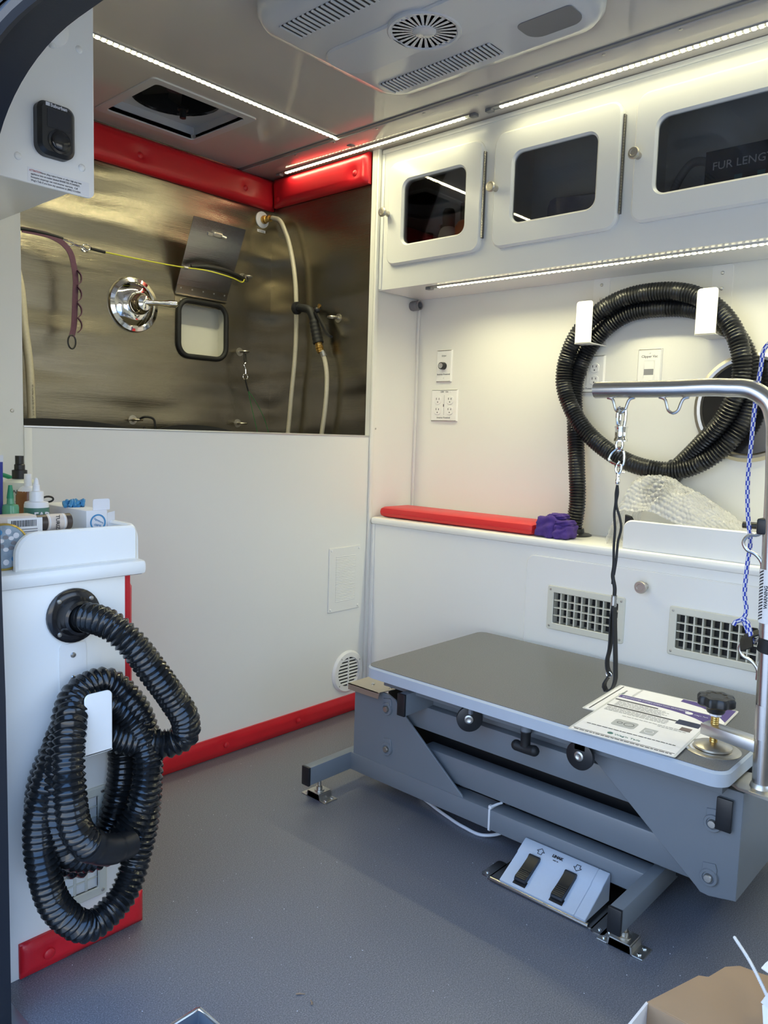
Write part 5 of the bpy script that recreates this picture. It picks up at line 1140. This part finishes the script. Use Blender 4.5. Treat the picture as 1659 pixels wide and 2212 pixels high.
lines(t1, F1, [(.018, .205, .057, .0034)], 'ink', 5); lines(t1, F1, [(.010, .212, .0085, .0040)], 'ink', 6)
quad(F1, .006, .216, .016, .0178, 'ink', t1, 'rule', .0014)
quad(F1, .163, .212, .186, .216, 'photo_dark', t1, 'picture', .0015); quad(F1, .182, .204, .152, .173, 'photo_brown', t1, 'picture', .0015)
b = NB(); prism(b, rr(.058, .108, .085, .126, .008), F1, .0011, .0015); ph = obj('picture', b, 'photo_gray', t1)
for cu_, r_ in ((.072, .006), (.092, .011)):
    b = NB(); prism(b, [circ(cu_, .106, r_, 20), circ(cu_, .106, r_-.0012, 20)], F1, .0015, .0017); obj('dial_print', b, 'ink', ph)
quad(F1, .124, .152, .078, .114, 'photo_gray', t1, 'picture', .0015); b = NB(); prism(b, [circ(.138, .096, .010, 20), circ(.138, .096, .0085, 20)], F1, .0015, .0018); obj('dial_print', b, 'ink_white', t1)
text("Wag'n Tails", F1, .088, .030, .0115, 'ink_green', t1, .0014); b = NB(); prism(b, circ(.079, .035, .006, 16), F1, .0011, .0015); obj('logo', b, 'ink_green', t1)
b = NB(); lathe(b, [(.053, 0), (.053, .001), (.047, .0032), (.040, .0024), (.036, .0036), (0, .0036)], (1.557, .502, .3960), (0, 0, 1), 48); tag(obj('clamp_disc', b, 'nickel', loc=(1.557, .502, .396)), 'round flat steel disc on the table under the clamp screw', 'disc')

# ================================================================== FOOT PEDAL
fpd = thing('foot_pedal', 'pale gray foot control with two black pedals on a steel floor plate', 'pedal', (1.49, .78, 0))
b = NB(); prism(b, [rr(-.928, -.668, 1.418, 1.60, (.002, .002, .004, .004))], fz(0), 0, .003); prism(b, rr(-.950, -.925, 1.424, 1.50, .008), fz(0), 0, .003); prism(b, rr(-.671, -.640, 1.412, 1.50, .008), fz(0), 0, .003)
tube(b, [(1.418, .918, .006), (1.418, .676, .006)], .0058, 10, smooth=False); pt = obj('floor_plate', b, 'steel_dark', fpd)
for y, x in ((.939, 1.436), (.655, 1.426)): screw(fz(.003), -y, x, .0042, pt, 'chrome')
pr_ = [(1.416, .010), (1.414, .016), (1.484, .0525), (1.486, .0565), (1.516, .0735), (1.521, .0735), (1.5235, .068), (1.5235, .010)]
b = NB(); prism(b, pr_, Fr((0, .7075, 0), FY), -.1845, 0, .0012); hs = obj('housing', b, 'pedal', fpd)
b = NB(); prism(b, pr_, Fr((0, .682, 0), FY), -.0247, 0, .0012); obj('side_cap', b, 'pedal', fpd)
sl = Vector((1.484-1.414, 0, .0525-.016)).normalized(); FS = Fr((1.414, .892, .016), (Vector((0, -1, 0)), sl)); sl2 = Vector((1.516-1.486, 0, .0735-.0565)).normalized(); FT2 = Fr((1.486, .892, .0565), (Vector((0, -1, 0)), sl2))
for u in (.046, .137):
    quad(FS, u-.016, u+.016, .006, .02, 'black', hs, 'pedal_slot', .0008)
    b = NB(); t = [(.012, .000), (.012, .008), (.019, .012), (.042, .009), (.072, .008), (.080, .0105), (.084, .0085), (.084, .0)]
    L = [[b.verts.new(FS.p(u+s*.0135, v, d)) for v, d in t] for s in (-1, 1)]
    n = len(t)
    for i in range(n): b.faces.new([L[0][i], L[0][(i+1) % n], L[1][(i+1) % n], L[1][i]])
    b.faces.new(L[0]); b.faces.new(L[1])
    for i in range(6): prism(b, rr(u-.0125, u+.0125, .016+.0048*i, .0184+.0048*i), FS, .009, .0132-.0004*i)
    obj('pedal', b, 'black_plastic', fpd)
def arrow(u, flip):
    a = [(0, .011), (.011, .0), (.0055, .0), (.0055, -.009), (-.0055, -.009), (-.0055, .0), (-.011, .0)]
    s = -1 if flip else 1; a = [(u+x*.85, .0185+s*y*.75) for x, y in a]; b = NB(); tube(b, [FT2.p(x, y, .0008) for x, y in a], .00095, 4, True, smooth=False); obj('arrow', b, 'ink', hs)
arrow(.050, False); arrow(.143, True)
text('LINAK', FT2, .092, .019, .0090, 'ink', hs, .0009, align='CENTER', bold=.0006); lines(hs, FT2, [(.085, .098, .011, .0020)], 'ink', 9, .0009, 'print')

# ================================================================== THINGS IN THE DOORWAY
sb_ = thing('steel_bin', 'open square steel bin with a bright rolled rim at the lower edge of the picture', 'bin', (.575, .82, 0))
b = NB(); prism(b, [rr(-.929, -.70, .515, .644, .003), rr(-.926, -.703, .518, .641, .002)], fz(0), .0005, .12); box(b, .516, .643, .701, .928, .0005, .003); obj('walls', b, 'aluminium_sill', sb_)
b = NB(); tube(b, [(x, -u, .12) for u, x in rr(-.929, -.70, .515, .644, .004, 3)], .0030, 8, True, smooth=False); obj('rim', b, 'chrome', sb_)
cb = thing('cardboard_box', 'open cardboard box with white outside and brown inside at the lower right', 'box', (.93, .27, 0))
b = NB(); box(b, .80, 1.041, .397, .401, .0005, .2, .0008); box(b, .80, .804, .12, .401, .0005, .2, .0008); obj('white_wall', b, 'card_white', cb)
b = NB(); box(b, 1.037, 1.041, .12, .397, .0005, .2, .0008); box(b, .804, 1.037, .12, .124, .0005, .2); box(b, .804, 1.037, .124, .397, .0005, .004); obj('brown_wall', b, 'kraft', cb)
b = NB(); prism(b, [(-.400, 1.039), (-.120, 1.039), (-.12, 1.205), (-.26, 1.205), (-.300, 1.197), (-.322, 1.194), (-.338, 1.178), (-.350, 1.142), (-.362, 1.136)], Fr((0, 0, .1975), FZ), 0, .003, .0008)
for v in b.verts: v.co.z += .10*(v.co.x-1.039)
obj('flap', b, 'kraft', cb)
wt = thing('cable_tie', 'white ribbed cable tie with a loop sticking out of the cardboard box', 'zip tie', (1.05, .22, .1))
b = NB(); tube(b, [(1.185, .330, .262), (1.15, .297, .258), (1.118, .268, .248), (1.085, .235, .225), (1.04, .20, .16), (.98, .17, .02)], lambda s: .0024+.0004*sin(s*2200), 6, step=.0015); obj('tail', b, 'wire_white', wt)
b = NB(); tube(b, [(1.125, .268, .270), (1.14, .262, .275), (1.142, .250, .268), (1.125, .242, .25), (1.105, .25, .24), (1.10, .262, .248)], 0, 4, prof=[(-.0012, -.008), (.0012, -.008), (.0012, .008), (-.0012, .008)]); tube(b, [(1.10, .258, .238), (1.07, .245, .21), (1.03, .235, .12), (1.0, .23, .01)], 0, 4, prof=[(-.001, -.006), (.001, -.006), (.001, .006), (-.001, .006)]); obj('loop', b, 'bottle_white', wt)
# crumbs on the floor
def chip(label, x, y, L, a, nm='wood_chip'):
    b = NB(); c, s = cos(a), sin(a); tube(b, [(x-L/2*c, y-L/2*s, .0016), (x-L*.1*c+.001, y-L*.1*s, .0022), (x+L*.2*c, y+L*.2*s+.001, .0018), (x+L/2*c, y+L/2*s, .0022)], lambda q: .0015 if q < L*.6 else .0009, 5, step=.003); tag(obj(nm, b, 'leaf_wood', loc=(x, y, 0)), label, 'debris')
chip('brown wood chip lying on the floor, the larger of two', .876, .955, .016, -.8)
chip('small thin wood sliver lying on the floor beside the larger chip', .876, .926, .010, .9)

b = NB(); rnd = random.Random(11)
for i in range(230):
    x, y = rnd.uniform(.55, 1.5), rnd.uniform(.35, 1.87); a = rnd.uniform(0, pi); r_ = rnd.choice((.0007, .0009, .0013))
    if x < .81 and y > 1.32: continue
    q = [b.verts.new((x+r_*cos(a+k*2*pi/3), y+r_*sin(a+k*2*pi/3), .0003)) for k in range(3)]+[b.verts.new((x, y, .0003+r_))]
    for f in ((0, 1, 3), (1, 2, 3), (2, 0, 3)): b.faces.new([q[k] for k in f])
o = tag(obj('grit', b, 'card_white', loc=(1., 1., 0)), 'tiny white crumbs scattered over the gray floor', 'crumbs'); o['kind'] = 'stuff'
